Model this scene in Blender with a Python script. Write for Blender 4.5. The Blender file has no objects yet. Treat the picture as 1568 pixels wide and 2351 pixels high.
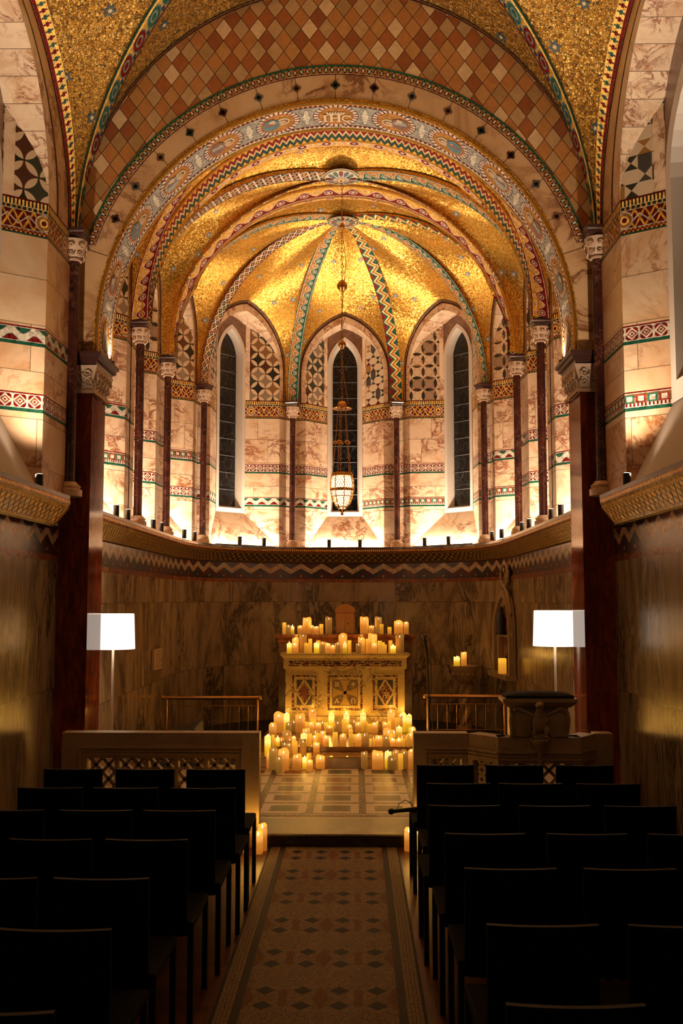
import bpy, math, random
from mathutils import Vector, Matrix
random.seed(11)
sc = bpy.context.scene
COL = sc.collection
pi = math.pi

# ------------------------------------------------------------------ camera, world, exposure
CAMX, CAMZ = 0.176, 1.95
FPX = 2286.0
pitch = math.atan(198.5 / FPX); yaw = math.atan(33 / FPX)
fw = Vector((-math.sin(yaw) * math.cos(pitch), math.cos(yaw) * math.cos(pitch), math.sin(pitch)))
rt = Vector((math.cos(yaw), math.sin(yaw), 0)); up = rt.cross(fw)
cd = bpy.data.cameras.new('camera'); cam = bpy.data.objects.new('camera', cd); COL.objects.link(cam)
cam.matrix_world = Matrix(((rt.x, up.x, -fw.x, CAMX), (rt.y, up.y, -fw.y, 0), (rt.z, up.z, -fw.z, CAMZ), (0, 0, 0, 1)))
cd.sensor_fit = 'VERTICAL'; cd.sensor_height = 36; cd.lens = 36 * FPX / 2351
cd.clip_start = 0.05; cd.clip_end = 200
sc.camera = cam
w = bpy.data.worlds.new('night'); sc.world = w; w.use_nodes = True
w.node_tree.nodes['Background'].inputs[0].default_value = (1.0, 0.62, 0.35, 1)
w.node_tree.nodes['Background'].inputs[1].default_value = 0.045
sc.view_settings.view_transform = 'Standard'; sc.view_settings.look = 'None'
sc.view_settings.gamma = 1.0; sc.view_settings.use_curve_mapping = False
sc.view_settings.exposure = 0.0
sc.cycles.max_bounces = 6; sc.cycles.diffuse_bounces = 3; sc.cycles.glossy_bounces = 3
sc.cycles.sample_clamp_indirect = 4.0
UP_W = 55.0       # chancel uplights
NAVE_W = 205.0     # nave uplights
LAMP_W = 22.0      # floor lamps
ARCH_W = 25.0
STRIP_W = 36.0     # added fill strip behind each pair of cans, brightens the sills
CANDLE_W = 0.42    # each lit candle
CW = (1.0, 0.77, 0.53)

# ------------------------------------------------------------------ node expression helpers
class E:
    def __init__(s, m, k): s.m = m; s.k = k
    def _b(s, op, o, r=False): return s.m.math(op, o, s) if r else s.m.math(op, s, o)
    def __add__(s, o): return s._b('ADD', o)
    def __radd__(s, o): return s._b('ADD', o)
    def __sub__(s, o): return s._b('SUBTRACT', o)
    def __rsub__(s, o): return s._b('SUBTRACT', o, True)
    def __mul__(s, o): return s._b('MULTIPLY', o)
    def __rmul__(s, o): return s._b('MULTIPLY', o)
    def __truediv__(s, o): return s._b('DIVIDE', o)
    def __rtruediv__(s, o): return s._b('DIVIDE', o, True)
    def __lt__(s, o): return s._b('LESS_THAN', o)
    def __gt__(s, o): return s._b('GREATER_THAN', o)
    def __pow__(s, o): return s._b('POWER', o)
class Mt:
    def __init__(s, name):
        s.mat = bpy.data.materials.new(name); s.mat.use_nodes = True
        s.nt = s.mat.node_tree; s.nt.nodes.clear(); s._o = None
    def node(s, t): return s.nt.nodes.new(t)
    def put(s, sock, v):
        if isinstance(v, E): s.nt.links.new(v.k, sock)
        elif hasattr(v, 'is_output'): s.nt.links.new(v, sock)
        elif isinstance(v, tuple) and sock.type == 'RGBA': sock.default_value = (v[0], v[1], v[2], 1)
        else: sock.default_value = v
    def math(s, op, a, b=None, c=None):
        n = s.node('ShaderNodeMath'); n.operation = op
        s.put(n.inputs[0], a)
        if b is not None: s.put(n.inputs[1], b)
        if c is not None: s.put(n.inputs[2], c)
        return E(s, n.outputs[0])
    def uv(s):
        n = s.node('ShaderNodeUVMap'); x = s.node('ShaderNodeSeparateXYZ'); s.nt.links.new(n.outputs[0], x.inputs[0])
        return E(s, x.outputs[0]), E(s, x.outputs[1])
    def obj(s):
        if s._o is None: s._o = s.node('ShaderNodeTexCoord').outputs['Object']
        return s._o
    def gen(s): return s.node('ShaderNodeTexCoord').outputs['Generated']
    def sep(s, v):
        x = s.node('ShaderNodeSeparateXYZ'); s.nt.links.new(v, x.inputs[0]); return [E(s, o) for o in x.outputs]
    def vec(s, x, y, z=0.0):
        n = s.node('ShaderNodeCombineXYZ')
        for i, v in enumerate((x, y, z)): s.put(n.inputs[i], v)
        return n.outputs[0]
    def noise(s, v, scale, detail=2.0, dist=0.0, rough=0.5):
        n = s.node('ShaderNodeTexNoise'); s.nt.links.new(v, n.inputs['Vector'])
        n.inputs['Scale'].default_value = scale; n.inputs['Detail'].default_value = detail
        n.inputs['Distortion'].default_value = dist; n.inputs['Roughness'].default_value = rough
        return E(s, n.outputs[0])
    def voro(s, v, scale, feature='F1', dims='3D'):
        n = s.node('ShaderNodeTexVoronoi'); n.feature = feature; n.voronoi_dimensions = dims
        s.nt.links.new(v, n.inputs['Vector']); n.inputs['Scale'].default_value = scale
        return E(s, n.outputs[0]), (n.outputs[1] if feature == 'F1' else None)
    def rand(s, x, y, z=0.0):
        n = s.node('ShaderNodeTexWhiteNoise'); n.noise_dimensions = '3D'; s.nt.links.new(s.vec(x, y, z), n.inputs[0])
        return E(s, n.outputs[0])
    def mix(s, f, a, b, blend='MIX'):
        n = s.node('ShaderNodeMix'); n.data_type = 'RGBA'; n.blend_type = blend; n.clamp_factor = True
        s.put(n.inputs[0], f); s.put(n.inputs[6], a); s.put(n.inputs[7], b); return n.outputs[2]
    def ramp(s, f, stops, const=False):
        n = s.node('ShaderNodeValToRGB'); cr = n.color_ramp; cr.interpolation = 'CONSTANT' if const else 'LINEAR'
        while len(cr.elements) < len(stops): cr.elements.new(0.5)
        for e, (p, c) in zip(cr.elements, stops): e.position = max(0, min(1, p)); e.color = (c[0], c[1], c[2], 1)
        s.put(n.inputs[0], f); return n.outputs[0]
    def fr(s, a): return s.math('FRACT', a)
    def fl(s, a): return s.math('FLOOR', a)
    def ab(s, a): return s.math('ABSOLUTE', a)
    def sin(s, a): return s.math('SINE', a)
    def mn(s, a, b): return s.math('MINIMUM', a, b)
    def mx(s, a, b): return s.math('MAXIMUM', a, b)
    def ln(s, a, b): return s.math('SQRT', a * a + b * b)
    def out(s, color, rough=0.5, metal=0.0, bump=None, bstr=0.3, bdist=0.01, emis=None, estr=0.0, normal=None, spec=0.5, coat=0.0):
        p = s.node('ShaderNodeBsdfPrincipled'); o = s.node('ShaderNodeOutputMaterial')
        s.put(p.inputs['Base Color'], color); s.put(p.inputs['Roughness'], rough); s.put(p.inputs['Metallic'], metal)
        p.inputs['Specular IOR Level'].default_value = spec; p.inputs['Coat Weight'].default_value = coat
        p.inputs['Coat Roughness'].default_value = 0.08
        if bump is not None:
            b = s.node('ShaderNodeBump'); b.inputs['Strength'].default_value = bstr; b.inputs['Distance'].default_value = bdist
            s.put(b.inputs['Height'], bump)
            if normal is not None: s.nt.links.new(normal, b.inputs['Normal'])
            normal = b.outputs[0]
        if normal is not None: s.nt.links.new(normal, p.inputs['Normal'])
        if emis is not None: s.put(p.inputs['Emission Color'], emis); s.put(p.inputs['Emission Strength'], estr)
        s.nt.links.new(p.outputs[0], o.inputs[0]); return s.mat
    def tilt(s, colsock, amt):
        # a small random tilt of the shading normal per tessera
        sub = s.node('ShaderNodeVectorMath'); sub.operation = 'SUBTRACT'; s.nt.links.new(colsock, sub.inputs[0]); sub.inputs[1].default_value = (0.5, 0.5, 0.5)
        scl = s.node('ShaderNodeVectorMath'); scl.operation = 'SCALE'; s.nt.links.new(sub.outputs[0], scl.inputs[0]); scl.inputs['Scale'].default_value = amt
        g = s.node('ShaderNodeNewGeometry'); ad = s.node('ShaderNodeVectorMath'); ad.operation = 'ADD'
        s.nt.links.new(g.outputs['Normal'], ad.inputs[0]); s.nt.links.new(scl.outputs[0], ad.inputs[1])
        nm = s.node('ShaderNodeVectorMath'); nm.operation = 'NORMALIZE'; s.nt.links.new(ad.outputs[0], nm.inputs[0])
        return nm.outputs[0]

GOLD = (0.62, 0.33, 0.055); GOLDB = (0.95, 0.62, 0.17); RED = (0.15, 0.007, 0.007); DRED = (0.10, 0.006, 0.006)
GRN = (0.012, 0.075, 0.045); DGRN = (0.01, 0.03, 0.022); WHT = (0.56, 0.51, 0.43); BLU = (0.09, 0.12, 0.16)
CREAM = (0.72, 0.54, 0.37); BRN = (0.09, 0.026, 0.016); OCH = (0.36, 0.17, 0.045); BLK = (0.012, 0.012, 0.012)

def gold_mat(name, cell, grout=True, stars=0.0):
    m = Mt(name); o = m.obj()
    d, c = m.voro(o, 1 / cell)
    r = m.sep(c)[0]
    base = m.ramp(r, [(0, (0.34, 0.16, 0.02)), (0.22, (0.56, 0.27, 0.036)), (0.6, (0.76, 0.41, 0.062)), (1, (1.0, 0.70, 0.21))])
    rough = 0.38
    if grout:
        e, _ = m.voro(o, 1 / cell, 'DISTANCE_TO_EDGE')
        g = e < 0.07
        base = m.mix(g, base, (0.06, 0.035, 0.012)); rough = g * 0.4 + 0.40
        return m.out(base, rough, (1 - g) * 0.7, normal=m.tilt(c, 0.34))
    return m.out(base, 0.31, 0.78, normal=m.tilt(c, 0.24))
def marble(name, stops, vein, scale=1.4, joints=None, rough=0.25, vw=0.05, stretch=(1, 1, 1), spec=0.5, blockvar=0.5, warp=1.5, tint=None, vs=1.7):
    m = Mt(name); o = m.obj(); x, y, z = m.sep(o)
    off = 0.0
    if joints:
        u, v = m.uv(); row = m.fl(v / joints[1]); cu = u / joints[0] + m.rand(row, 3.0)
        rv = m.rand(m.fl(cu), row); off = rv * 9.0
    p = m.vec(x * stretch[0] + off, y * stretch[1] + off, z * stretch[2])
    n1 = m.noise(p, scale, 5, warp, 0.6); n2 = m.noise(p, scale * vs, 8, warp * 0.45, 0.68)
    col = m.ramp(n1, stops)
    ve = m.ab(n2 - 0.5); vm = m.ramp(ve, [(0, (1, 1, 1)), (vw * 0.3, (0.75, 0.75, 0.75)), (vw * 0.8, (0.15, 0.15, 0.15)), (vw * 1.6, (0, 0, 0))])
    reg = m.ramp(m.noise(p, scale * 0.8, 2), [(0.44, (0.04, 0.04, 0.04)), (0.58, (1, 1, 1))])
    vmm = m.sep(vm)[0] * m.sep(reg)[0]
    col = m.mix(vmm, col, vein)
    if joints:
        col = m.mix((rv - 0.5) * blockvar + 0.25, col, m.mix(0.5, col, vein))
        jl = m.mx(m.mn(m.fr(v / joints[1]), 1 - m.fr(v / joints[1])) * joints[1] < 0.003, m.mn(m.fr(cu), 1 - m.fr(cu)) * joints[0] < 0.003)
        col = m.mix(jl * 0.75, col, (0.05, 0.02, 0.01))
    mt_ = m.out(col, rough, spec=spec)
    if tint: next(n for n in m.nt.nodes if n.type == 'BSDF_PRINCIPLED').inputs['Specular Tint'].default_value = (tint[0], tint[1], tint[2], 1)
    return mt_
def plain(name, col, rough=0.5, metal=0.0, nz=0.0, nscale=20, spec=0.5, bump=0.0, coat=0.0):
    m = Mt(name)
    n = m.noise(m.obj(), nscale, 3)
    c = m.mix((n - 0.5) * 2 * nz + 0.5, tuple(q * (1 - nz * 0.5) for q in col), tuple(min(1, q * (1 + nz * 0.5)) for q in col))
    return m.out(c, rough, metal, bump=n if bump else None, bstr=bump, bdist=0.01, spec=spec, coat=coat)
def pat(name, fn, cell=0.022, rough=0.35, metal=0.15, tess=True):
    m = Mt(name); u, v = m.uv(); c = fn(m, u, v)
    if tess:
        d, cc = m.voro(m.obj(), 1 / cell); r = m.sep(cc)[0]
        c = m.mix(0.55, c, m.mix(r, (0.25, 0.25, 0.25), (1.4, 1.4, 1.4)), 'MULTIPLY')
        c = m.mix(1.0, c, (1.25, 1.25, 1.25), 'MULTIPLY')
        return m.out(c, rough + 0.12, metal, normal=m.tilt(cc, 0.22), spec=0.2)
    return m.out(c, rough, 0.0)
def tri(m, u, p): return m.ab(m.fr(u / p) - 0.5) * 2

def f_zig(p, amp, stops):
    return lambda m, u, v: m.ramp(v + (tri(m, u, p) - 0.5) * amp, stops, True)
def f_scroll(bot, top, p=1.6):
    def f(m, u, v):
        b = m.sin(u * (2 * pi / p)) * 0.24 + 0.5
        c = m.mix(v < b, top, bot)
        c = m.mix(m.ab(v - b) < 0.03, c, WHT)
        q = (m.fr(u / p) - 0.25) * p; d = m.ln(q, v - 0.40)
        c = m.mix(m.ab(d - 0.15) < 0.022, c, WHT); c = m.mix(d < 0.07, c, WHT)
        q = (m.fr(u / p) - 0.75) * p; d = m.ln(q, v - 0.58)
        c = m.mix(m.ab(d - 0.14) < 0.022, c, WHT)
        c = m.mix(m.ab(v - 0.5) > 0.43, c, bot)
        return m.mix(m.ab(m.ab(v - 0.5) - 0.42) < 0.02, c, WHT)
    return f
def f_lattice(m, u, v, k=1.6):
    a = m.fr((u + v) * k); b = m.fr((u - v) * k)
    ln = m.mx(m.mn(a, 1 - a) < 0.11, m.mn(b, 1 - b) < 0.11)
    r = m.rand(m.fl((u + v) * k), m.fl((u - v) * k))
    c = m.ramp(r, [(0, RED), (0.5, (0.35, 0.12, 0.02)), (0.75, DGRN)], True)
    cen = m.mx(m.ab(a - 0.5), m.ab(b - 0.5))
    c = m.mix(cen < 0.26, c, DGRN); c = m.mix(cen < 0.15, c, GOLD)
    c = m.mix(ln, c, WHT)
    c = m.mix(m.ab(v - 0.5) > 0.42, c, DGRN)
    return m.mix(m.ab(v - 0.5) > 0.46, c, RED)
def f_chain(m, u, v):
    q = (m.fr(u / 2.4) - 0.5) * 2.4
    d = m.ln(q / 1.35, (v - 0.5) / 0.8)
    c = m.mix(m.ab(v - 0.5 - m.sin(u * (2 * pi / 1.2)) * 0.22) < 0.07, GOLD, (0.5, 0.42, 0.36))
    c = m.mix(m.ab(v - 0.5 + m.sin(u * (2 * pi / 1.2)) * 0.22) < 0.07, c, (0.5, 0.42, 0.36))
    c = m.mix(d < 0.45, c, (0.55, 0.45, 0.38)); c = m.mix(d < 0.33, c, RED); c = m.mix(d < 0.14, c, WHT)
    return m.mix(m.ab(v - 0.5) > 0.46, c, (0.35, 0.12, 0.03))
MP = 1.128
def f_medal(m, u, v):
    q = (m.fr(u / MP + 0.5) - 0.5) * MP; y = v - 0.5
    d = m.ln(q, y); a = m.math('ARCTAN2', y, q)
    c = (0.30, 0.28, 0.255)
    # leaf sprays between the roundels
    q2 = (m.fr(u / MP) - 0.5) * MP
    lf = m.mn(m.ln(q2 * 3.2, m.ab(y) - 0.14) , m.ln(q2 - y * 0.9, (q2 + y * 0.9) * 3.0))
    lf = m.mn(lf, m.ln(q2 + y * 0.9, (q2 - y * 0.9) * 3.0))
    c = m.mix(lf < 0.15, c, WHT); c = m.mix(m.ab(lf - 0.16) < 0.012, c, (0.04, 0.05, 0.05))
    bead = m.fr(u / 0.094)
    c = m.mix(m.ab(y) > 0.37, c, m.mix(m.ab(bead - 0.5) * 2 < (m.ab(y) - 0.37) * 9, DRED, WHT))
    c = m.mix(m.ab(y) > 0.44, c, WHT)
    c = m.mix(m.ab(m.ab(y) - 0.365) < 0.008, c, (0.02, 0.04, 0.04))
    ba = m.fr(a * (13 / pi))
    c = m.mix(d < 0.44, c, (0.03, 0.035, 0.035))
    c = m.mix(d < 0.425, c, m.mix(m.ab(ba - 0.5) < 0.33, DRED, WHT))
    c = m.mix(d < 0.335, c, (0.30, 0.05, 0.02)); c = m.mix(d < 0.32, c, OCH)
    return c
def f_capband(m, u, v):
    vv = (v - 0.16) / 0.5
    t = tri(m, u, 0.56)
    c = m.mix(m.ab(vv - t) < 0.12, DRED, GOLD); c = m.mix(m.ab(vv - 1 + t) < 0.10, c, GOLD)
    c = m.mix(m.ab(vv - 0.5 - (tri(m, u + 0.14, 0.56) - 0.5) * 0.5) < 0.05, c, WHT)
    q = (m.fr(u / 1.68) - 0.5) * 1.68; d = m.ln(q, v - 0.41)
    c = m.mix(d < 0.24, c, WHT); c = m.mix(d < 0.20, c, OCH); c = m.mix(d < 0.12, c, GOLDB); c = m.mix(d < 0.07, c, DRED)
    c = m.mix(v < 0.16, c, m.mix(m.fr(u * 8) < 0.5, RED, OCH)); c = m.mix(v < 0.10, c, m.mix(m.fr(u * 8 + 0.5) < 0.4, DRED, GOLD)); c = m.mix(v < 0.05, c, GRN)
    c = m.mix(m.ab(v - 0.165) < 0.012, c, WHT)
    c = m.mix(v > 0.66, c, WHT); c = m.mix(v > 0.685, c, m.mix(m.fr(u * 7) < 0.35, DGRN, GOLD))
    c = m.mix(v > 0.77, c, WHT); c = m.mix(v > 0.79, c, m.mix(m.fr(u * 10) < 0.55, BLK, GOLDB))
    return m.mix(v > 0.95, c, DRED)
def strip_edges(m, c, v):
    c = m.mix(v > 0.88, c, WHT); c = m.mix(v > 0.92, c, RED)
    c = m.mix(v < 0.22, c, WHT); return m.mix(v < 0.18, c, GRN)
def f_wave(m, u, v):
    s = m.sin(u * (2 * pi / 1.25)); c = m.mix(v - 0.55 < s * 0.25, GRN, RED)
    c = m.mix(m.ab(v - 0.55 - s * 0.18) < 0.22, c, WHT)
    c = m.mix(m.ab(m.ab(v - 0.55 - s * 0.18) - 0.22) < 0.02, c, (0.15, 0.12, 0.1))
    return strip_edges(m, c, v)
def f_dia(m, u, v):
    vv = (v - 0.22) / 0.66; q = m.fr(u / 0.75) - 0.5
    d = m.ab(q) * 1.5 + m.ab(vv - 0.5) * 1.5
    c = m.mix(d < 0.75, RED, WHT); c = m.mix(d < 0.52, c, (0.22, 0.05, 0.02)); c = m.mix(d < 0.32, c, WHT); c = m.mix(d < 0.16, c, RED)
    c = m.mix(m.mx(m.ab(m.fr(u / 0.75) - 0.5) > 0.43, d > 1.2), c, WHT)
    return strip_edges(m, c, v)
def f_sq(m, u, v):
    vv = (v - 0.22) / 0.66; q = m.ab(m.fr(u / 0.6) - 0.5)
    par = m.fr(m.fl(u / 0.6) / 2) > 0.25
    c = m.mix(m.mx(q / 0.42, m.ab(vv - 0.6) / 0.32) < 1, (0.2, 0.1, 0.04), m.mix(par, (0.22, 0.03, 0.02), (0.03, 0.12, 0.09)))
    c = m.mix(m.mx(q / 0.25, m.ab(vv - 0.6) / 0.2) < 1, c, WHT)
    c = m.mix(vv < 0.26, c, m.mix(m.fr(u * 5) < 0.5, WHT, RED))
    return strip_edges(m, c, v)
def f_check(m, u, v):
    q = m.fr(u / 0.62) - 0.5; vv = v - 0.48
    c = m.mix(m.ab(q) + m.ab(vv) < 0.42, OCH, m.mix(m.rand(m.fl(u / 0.62), 1.0) > 0.5, DRED, DGRN))
    c = m.mix(m.mx(m.ab(q), m.ab(vv)) < 0.17, c, WHT)
    c = m.mix(v > 0.8, c, (0.015, 0.10, 0.06)); return m.mix(v < 0.12, c, m.mix(v < 0.07, WHT, RED))
def f_dado(m, u, v):
    t = tri(m, u, 0.31)
    w_ = v - (1 - t) * 0.36
    r = m.rand(m.fl(u / 0.155), m.fl(w_ * 2))
    c = m.ramp(r, [(0, (0.045, 0.016, 0.012)), (0.35, (0.028, 0.026, 0.026)), (0.7, (0.085, 0.018, 0.012))], True)
    cr = m.ramp(m.noise(m.obj(), 14, 4, 2), [(0.4, (0.58, 0.43, 0.28)), (0.6, (0.34, 0.25, 0.16))])
    c = m.mix(m.ab(w_ - 0.46) < 0.155, c, cr)
    q = (m.fr(u / 0.31) - 0.5) * 0.31; c = m.mix(m.ln(q, (v - 0.17) * 0.25) < 0.014, c, (0.5, 0.3, 0.18))
    return c
def f_frieze(m, u, v):
    a = m.fr(u * 1.8 + v * 2); b = m.fr(u * 1.8 - v * 2)
    cen = m.mx(m.ab(a - 0.5), m.ab(b - 0.5))
    c = m.mix(cen < 0.38, (0.06, 0.03, 0.01), (0.58, 0.38, 0.15))
    c = m.mix(m.ab(v - 0.5) > 0.42, c, (0.40, 0.25, 0.09))
    return c
def f_lip(m, u, v):
    q = m.ab(m.fr(u * 1.3) - 0.5)
    return m.mix(q + m.ab(v - 0.5) * 0.8 < 0.42, (0.10, 0.02, 0.012), (0.85, 0.52, 0.14))
def f_petal(m, u, v, P=0.165, pal=None, R=0.665):
    x = u / P; y = v / P
    # rotate by 45 degrees so that the petals form crosses
    a = (x + y) * 0.7071; b = (x - y) * 0.7071
    fa = m.fr(a); fb = m.fr(b); cnt = 0.0
    for ox in (0, 1):
        for oy in (0, 1):
            cnt = (m.ln(fa - ox, fb - oy) < R) + cnt
    r = m.rand(m.fl(a + 0.5), m.fl(b + 0.5))
    c = m.ramp(r, pal or [(0, (0.04, 0.045, 0.03)), (0.22, (0.08, 0.025, 0.015)), (0.45, (0.24, 0.12, 0.05)), (0.62, (0.012, 0.014, 0.012)), (0.88, (0.28, 0.2, 0.14))], True)
    return m.mix(cnt > 1.5, c, CREAM)
def f_petal2(m, u, v):
    P = 0.19; x = u / P; y = v / P; fa = m.fr(x); fb = m.fr(y); cnt = 0.0
    for ox in (0, 1):
        for oy in (0, 1):
            cnt = (m.ln(fa - ox, fb - oy) < 0.64) + cnt
    r = m.rand(m.fl(x * 2), m.fl(y * 2))
    c = m.ramp(m.rand(m.fl(x + 0.5), m.fl(y + 0.5)), [(0, CREAM), (0.5, (0.62, 0.46, 0.32)), (0.8, (0.36, 0.24, 0.16))], True)
    k = m.ramp(r, [(0, (0.012, 0.014, 0.014)), (0.42, (0.08, 0.022, 0.015)), (0.7, (0.05, 0.045, 0.03)), (0.9, (0.34, 0.18, 0.08))], True)
    ctr = m.ln(m.fr(x) - 0.5, m.fr(y) - 0.5)
    c = m.mix(m.ab(ctr - 0.42) < 0.012, c, (0.15, 0.09, 0.06))
    return m.mix(cnt > 1.5, c, k)
def f_star(m, u, v):
    P = 0.11; x = u / P; y = v / P; fx = m.fr(x) - 0.5; fy = m.fr(y) - 0.5
    par = m.fr((m.fl(x) + m.fl(y)) / 2) > 0.25
    r = m.rand(m.fl(x), m.fl(y))
    dk = m.ramp(r, [(0, (0.02, 0.03, 0.024)), (0.35, (0.09, 0.018, 0.012)), (0.6, (0.06, 0.06, 0.06)), (0.8, OCH)], True)
    h = m.mix(m.ab(fx) < m.ab(fy), (0.70, 0.56, 0.40), dk)
    s = m.mix(r > 0.5, (0.72, 0.58, 0.42), dk)
    return m.mix(par, h, s)
def f_harl(m, u, v):
    a = u / 0.152 + v / 0.205; b = u / 0.152 - v / 0.205
    fa = m.fl(a); fb = m.fl(b); par = m.fr((fa + fb) / 2) > 0.25
    r = m.rand(fa, fb)
    lt = m.ramp(r, [(0, (0.56, 0.34, 0.16)), (0.3, (0.44, 0.25, 0.10)), (0.55, (0.55, 0.27, 0.09)), (0.8, (0.80, 0.54, 0.30))], True)
    dk = m.ramp(r, [(0, (0.42, 0.13, 0.04)), (0.3, (0.52, 0.21, 0.065)), (0.6, (0.33, 0.10, 0.035)), (0.8, (0.54, 0.23, 0.07))], True)
    c = m.mix(par, lt, dk)
    n = m.noise(m.vec(u + r * 5, v, r * 9), 9, 5, 1.5)
    c = m.mix(0.5, c, m.mix(n, (0.35, 0.35, 0.35), (1.5, 1.5, 1.5)), 'MULTIPLY')
    e = m.mn(m.mn(m.fr(a), 1 - m.fr(a)), m.mn(m.fr(b), 1 - m.fr(b)))
    return m.mix(e < 0.022, c, (0.03, 0.015, 0.01))
def f_groin(m, u, v, P=0.95):
    # scrolling foliage: hearts of red and green on gold, green line at the outer edge
    k = m.fl(u / P); q = (m.fr(u / P) - 0.5) * P
    hd = m.mix(m.fr(k / 4) > 0.45, (0.02, 0.10, 0.07), RED)
    d = m.ln(q / 0.85, (v - 0.42) / 0.75)
    c = m.mix(d < 0.52, GOLD, (0.14, 0.19, 0.17)); c = m.mix(d < 0.44, c, hd); c = m.mix(m.ab(d - 0.22) < 0.05, c, (0.2, 0.22, 0.2))
    c = m.mix(m.ln(m.fr(u / P + 0.5) * P - P / 2, v - 0.2) < 0.1, c, (0.02, 0.04, 0.09))
    c = m.mix(v < 0.1, c, RED); c = m.mix(v < 0.05, c, DGRN)
    c = m.mix(v > 0.74, c, GOLDB); return m.mix(v > 0.87, c, (0.012, 0.075, 0.05))
def f_cross(m, u, v):
    # red line then crosslets of red and green on gold
    k = m.fr(m.fl(u / 0.55) / 2) > 0.25; q = m.fr(u / 0.55) - 0.5
    cc = m.mix(k, RED, (0.03, 0.09, 0.07))
    x = m.mn(m.ab(q), m.ab(v - 0.6)); e = m.mx(m.ab(q), m.ab(v - 0.6))
    c = m.mix(m.mx(x / 0.12, e / 0.32) < 1, GOLDB, cc)
    return m.mix(v < 0.26, c, RED)
def f_thin(m, u, v):
    return m.mix(m.ab(v - 0.5) > 0.3, m.mix(m.fr(u * 1.2) < 0.5, DRED, DGRN), (0.25, 0.13, 0.05))

M = {}
M['gold'] = gold_mat('gold_mosaic', 0.021, True)
M['goldf'] = gold_mat('gold_mosaic_fine', 0.014, False)
PINK = [(0.27, (0.50, 0.24, 0.12)), (0.38, (0.78, 0.52, 0.33)), (0.52, (0.92, 0.72, 0.53)), (0.8, (0.84, 0.62, 0.43))]
M['pink'] = marble('pink_marble', PINK, (0.24, 0.055, 0.018), 2.2, (0.62, 0.37), 0.28, 0.055, (1, 1, 1.5), warp=2.0, blockvar=0.3)
M['pinkd'] = marble('pink_marble_plain', PINK, (0.30, 0.085, 0.03), 2.0, None, 0.28, 0.05)
M['pinkn'] = marble('warm_marble', [(0.25, (0.50, 0.24, 0.11)), (0.42, (0.74, 0.47, 0.27)), (0.58, (0.85, 0.64, 0.44)), (0.8, (0.76, 0.53, 0.34))], (0.36, 0.12, 0.04), 1.0, (0.95, 0.37), 0.3, 0.035)
M['arch'] = marble('arch_marble', [(0.3, (0.42, 0.20, 0.08)), (0.45, (0.68, 0.41, 0.21)), (0.7, (0.76, 0.51, 0.29))], (0.20, 0.06, 0.02), 1.3, None, 0.3, 0.05)
M['vouss'] = marble('voussoir_marble', PINK, (0.25, 0.06, 0.02), 3.5, (0.2, 5.0), 0.3, 0.04)
M['cipo'] = marble('cipollino', [(0.3, (0.13, 0.085, 0.045)), (0.45, (0.30, 0.21, 0.115)), (0.6, (0.44, 0.31, 0.18)), (0.75, (0.22, 0.165, 0.09))], (0.05, 0.035, 0.02), 1.3, (0.62, 0.95), 0.2, 0.06, (1.6, 1.6, 0.55), warp=3.0)
M['cipo2'] = marble('cipollino_grey', [(0.3, (0.15, 0.11, 0.06)), (0.45, (0.28, 0.21, 0.12)), (0.6, (0.40, 0.30, 0.18)), (0.75, (0.22, 0.17, 0.10))], (0.05, 0.04, 0.02), 1.1, (0.9, 1.2), 0.25, 0.05, (1.8, 1.8, 0.4), warp=3.0)
M['redm'] = marble('red_marble', [(0.3, (0.018, 0.006, 0.006)), (0.5, (0.045, 0.011, 0.009)), (0.7, (0.075, 0.018, 0.013))], (0.30, 0.14, 0.09), 6, None, 0.16, 0.012)
M['redp'] = marble('pier_marble', [(0.3, (0.10, 0.016, 0.009)), (0.5, (0.22, 0.040, 0.016)), (0.7, (0.34, 0.075, 0.028))], (0.05, 0.012, 0.01), 3.5, None, 0.09, 0.03, (2, 2, 0.5), spec=0.3, tint=(1, 0.72, 0.5))
M['redst'] = marble('red_border_marble', [(0.3, (0.13, 0.035, 0.012)), (0.5, (0.24, 0.075, 0.025)), (0.7, (0.32, 0.13, 0.05))], (0.06, 0.02, 0.01), 9, None, 0.25, 0.05)
M['ped'] = marble('pedestal_marble', PINK, (0.35, 0.15, 0.07), 5, None, 0.3, 0.03)
M['altar'] = marble('altar_marble', [(0.3, (0.52, 0.37, 0.13)), (0.6, (0.62, 0.46, 0.18)), (0.8, (0.57, 0.41, 0.15))], (0.03, 0.02, 0.015), 2.6, None, 0.3, 0.022, warp=2.5)
M['dk'] = plain('dark_moulding', (0.055, 0.022, 0.02), 0.16, nz=0.4)
M['cap'] = plain('carved_stone', (0.60, 0.42, 0.30), 0.6, nz=0.3, nscale=40, bump=0.3)
M['brnm'] = marble('brown_marble', [(0.3, (0.10, 0.045, 0.025)), (0.6, (0.20, 0.10, 0.06))], (0.3, 0.18, 0.1), 5, None, 0.3, 0.03)
M['white'] = plain('white_stone', (0.66, 0.58, 0.52), 0.6, nz=0.12, nscale=6)
M['cream'] = plain('cream_stone', (0.46, 0.31, 0.18), 0.5, nz=0.2, nscale=9)
M['goldroll'] = plain('gold_roll', (0.75, 0.40, 0.08), 0.3, 0.85, nz=0.6, nscale=60, bump=0.4)
M['brass'] = plain('brass', (0.72, 0.38, 0.10), 0.2, 1.0, nz=0.15)
M['brassd'] = plain('brass_dull', (0.45, 0.23, 0.06), 0.3, 1.0, nz=0.3)
M['black'] = plain('black_metal', (0.012, 0.011, 0.011), 0.45)
M['fabric'] = plain('black_fabric', (0.007, 0.007, 0.0075), 0.85, nz=0.4, nscale=200, spec=0.15)
M['chairleg'] = plain('black_leg', (0.010, 0.009, 0.009), 0.55, spec=0.3)
M['ihs'] = plain('letter_cream', (0.72, 0.60, 0.45), 0.4)
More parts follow.
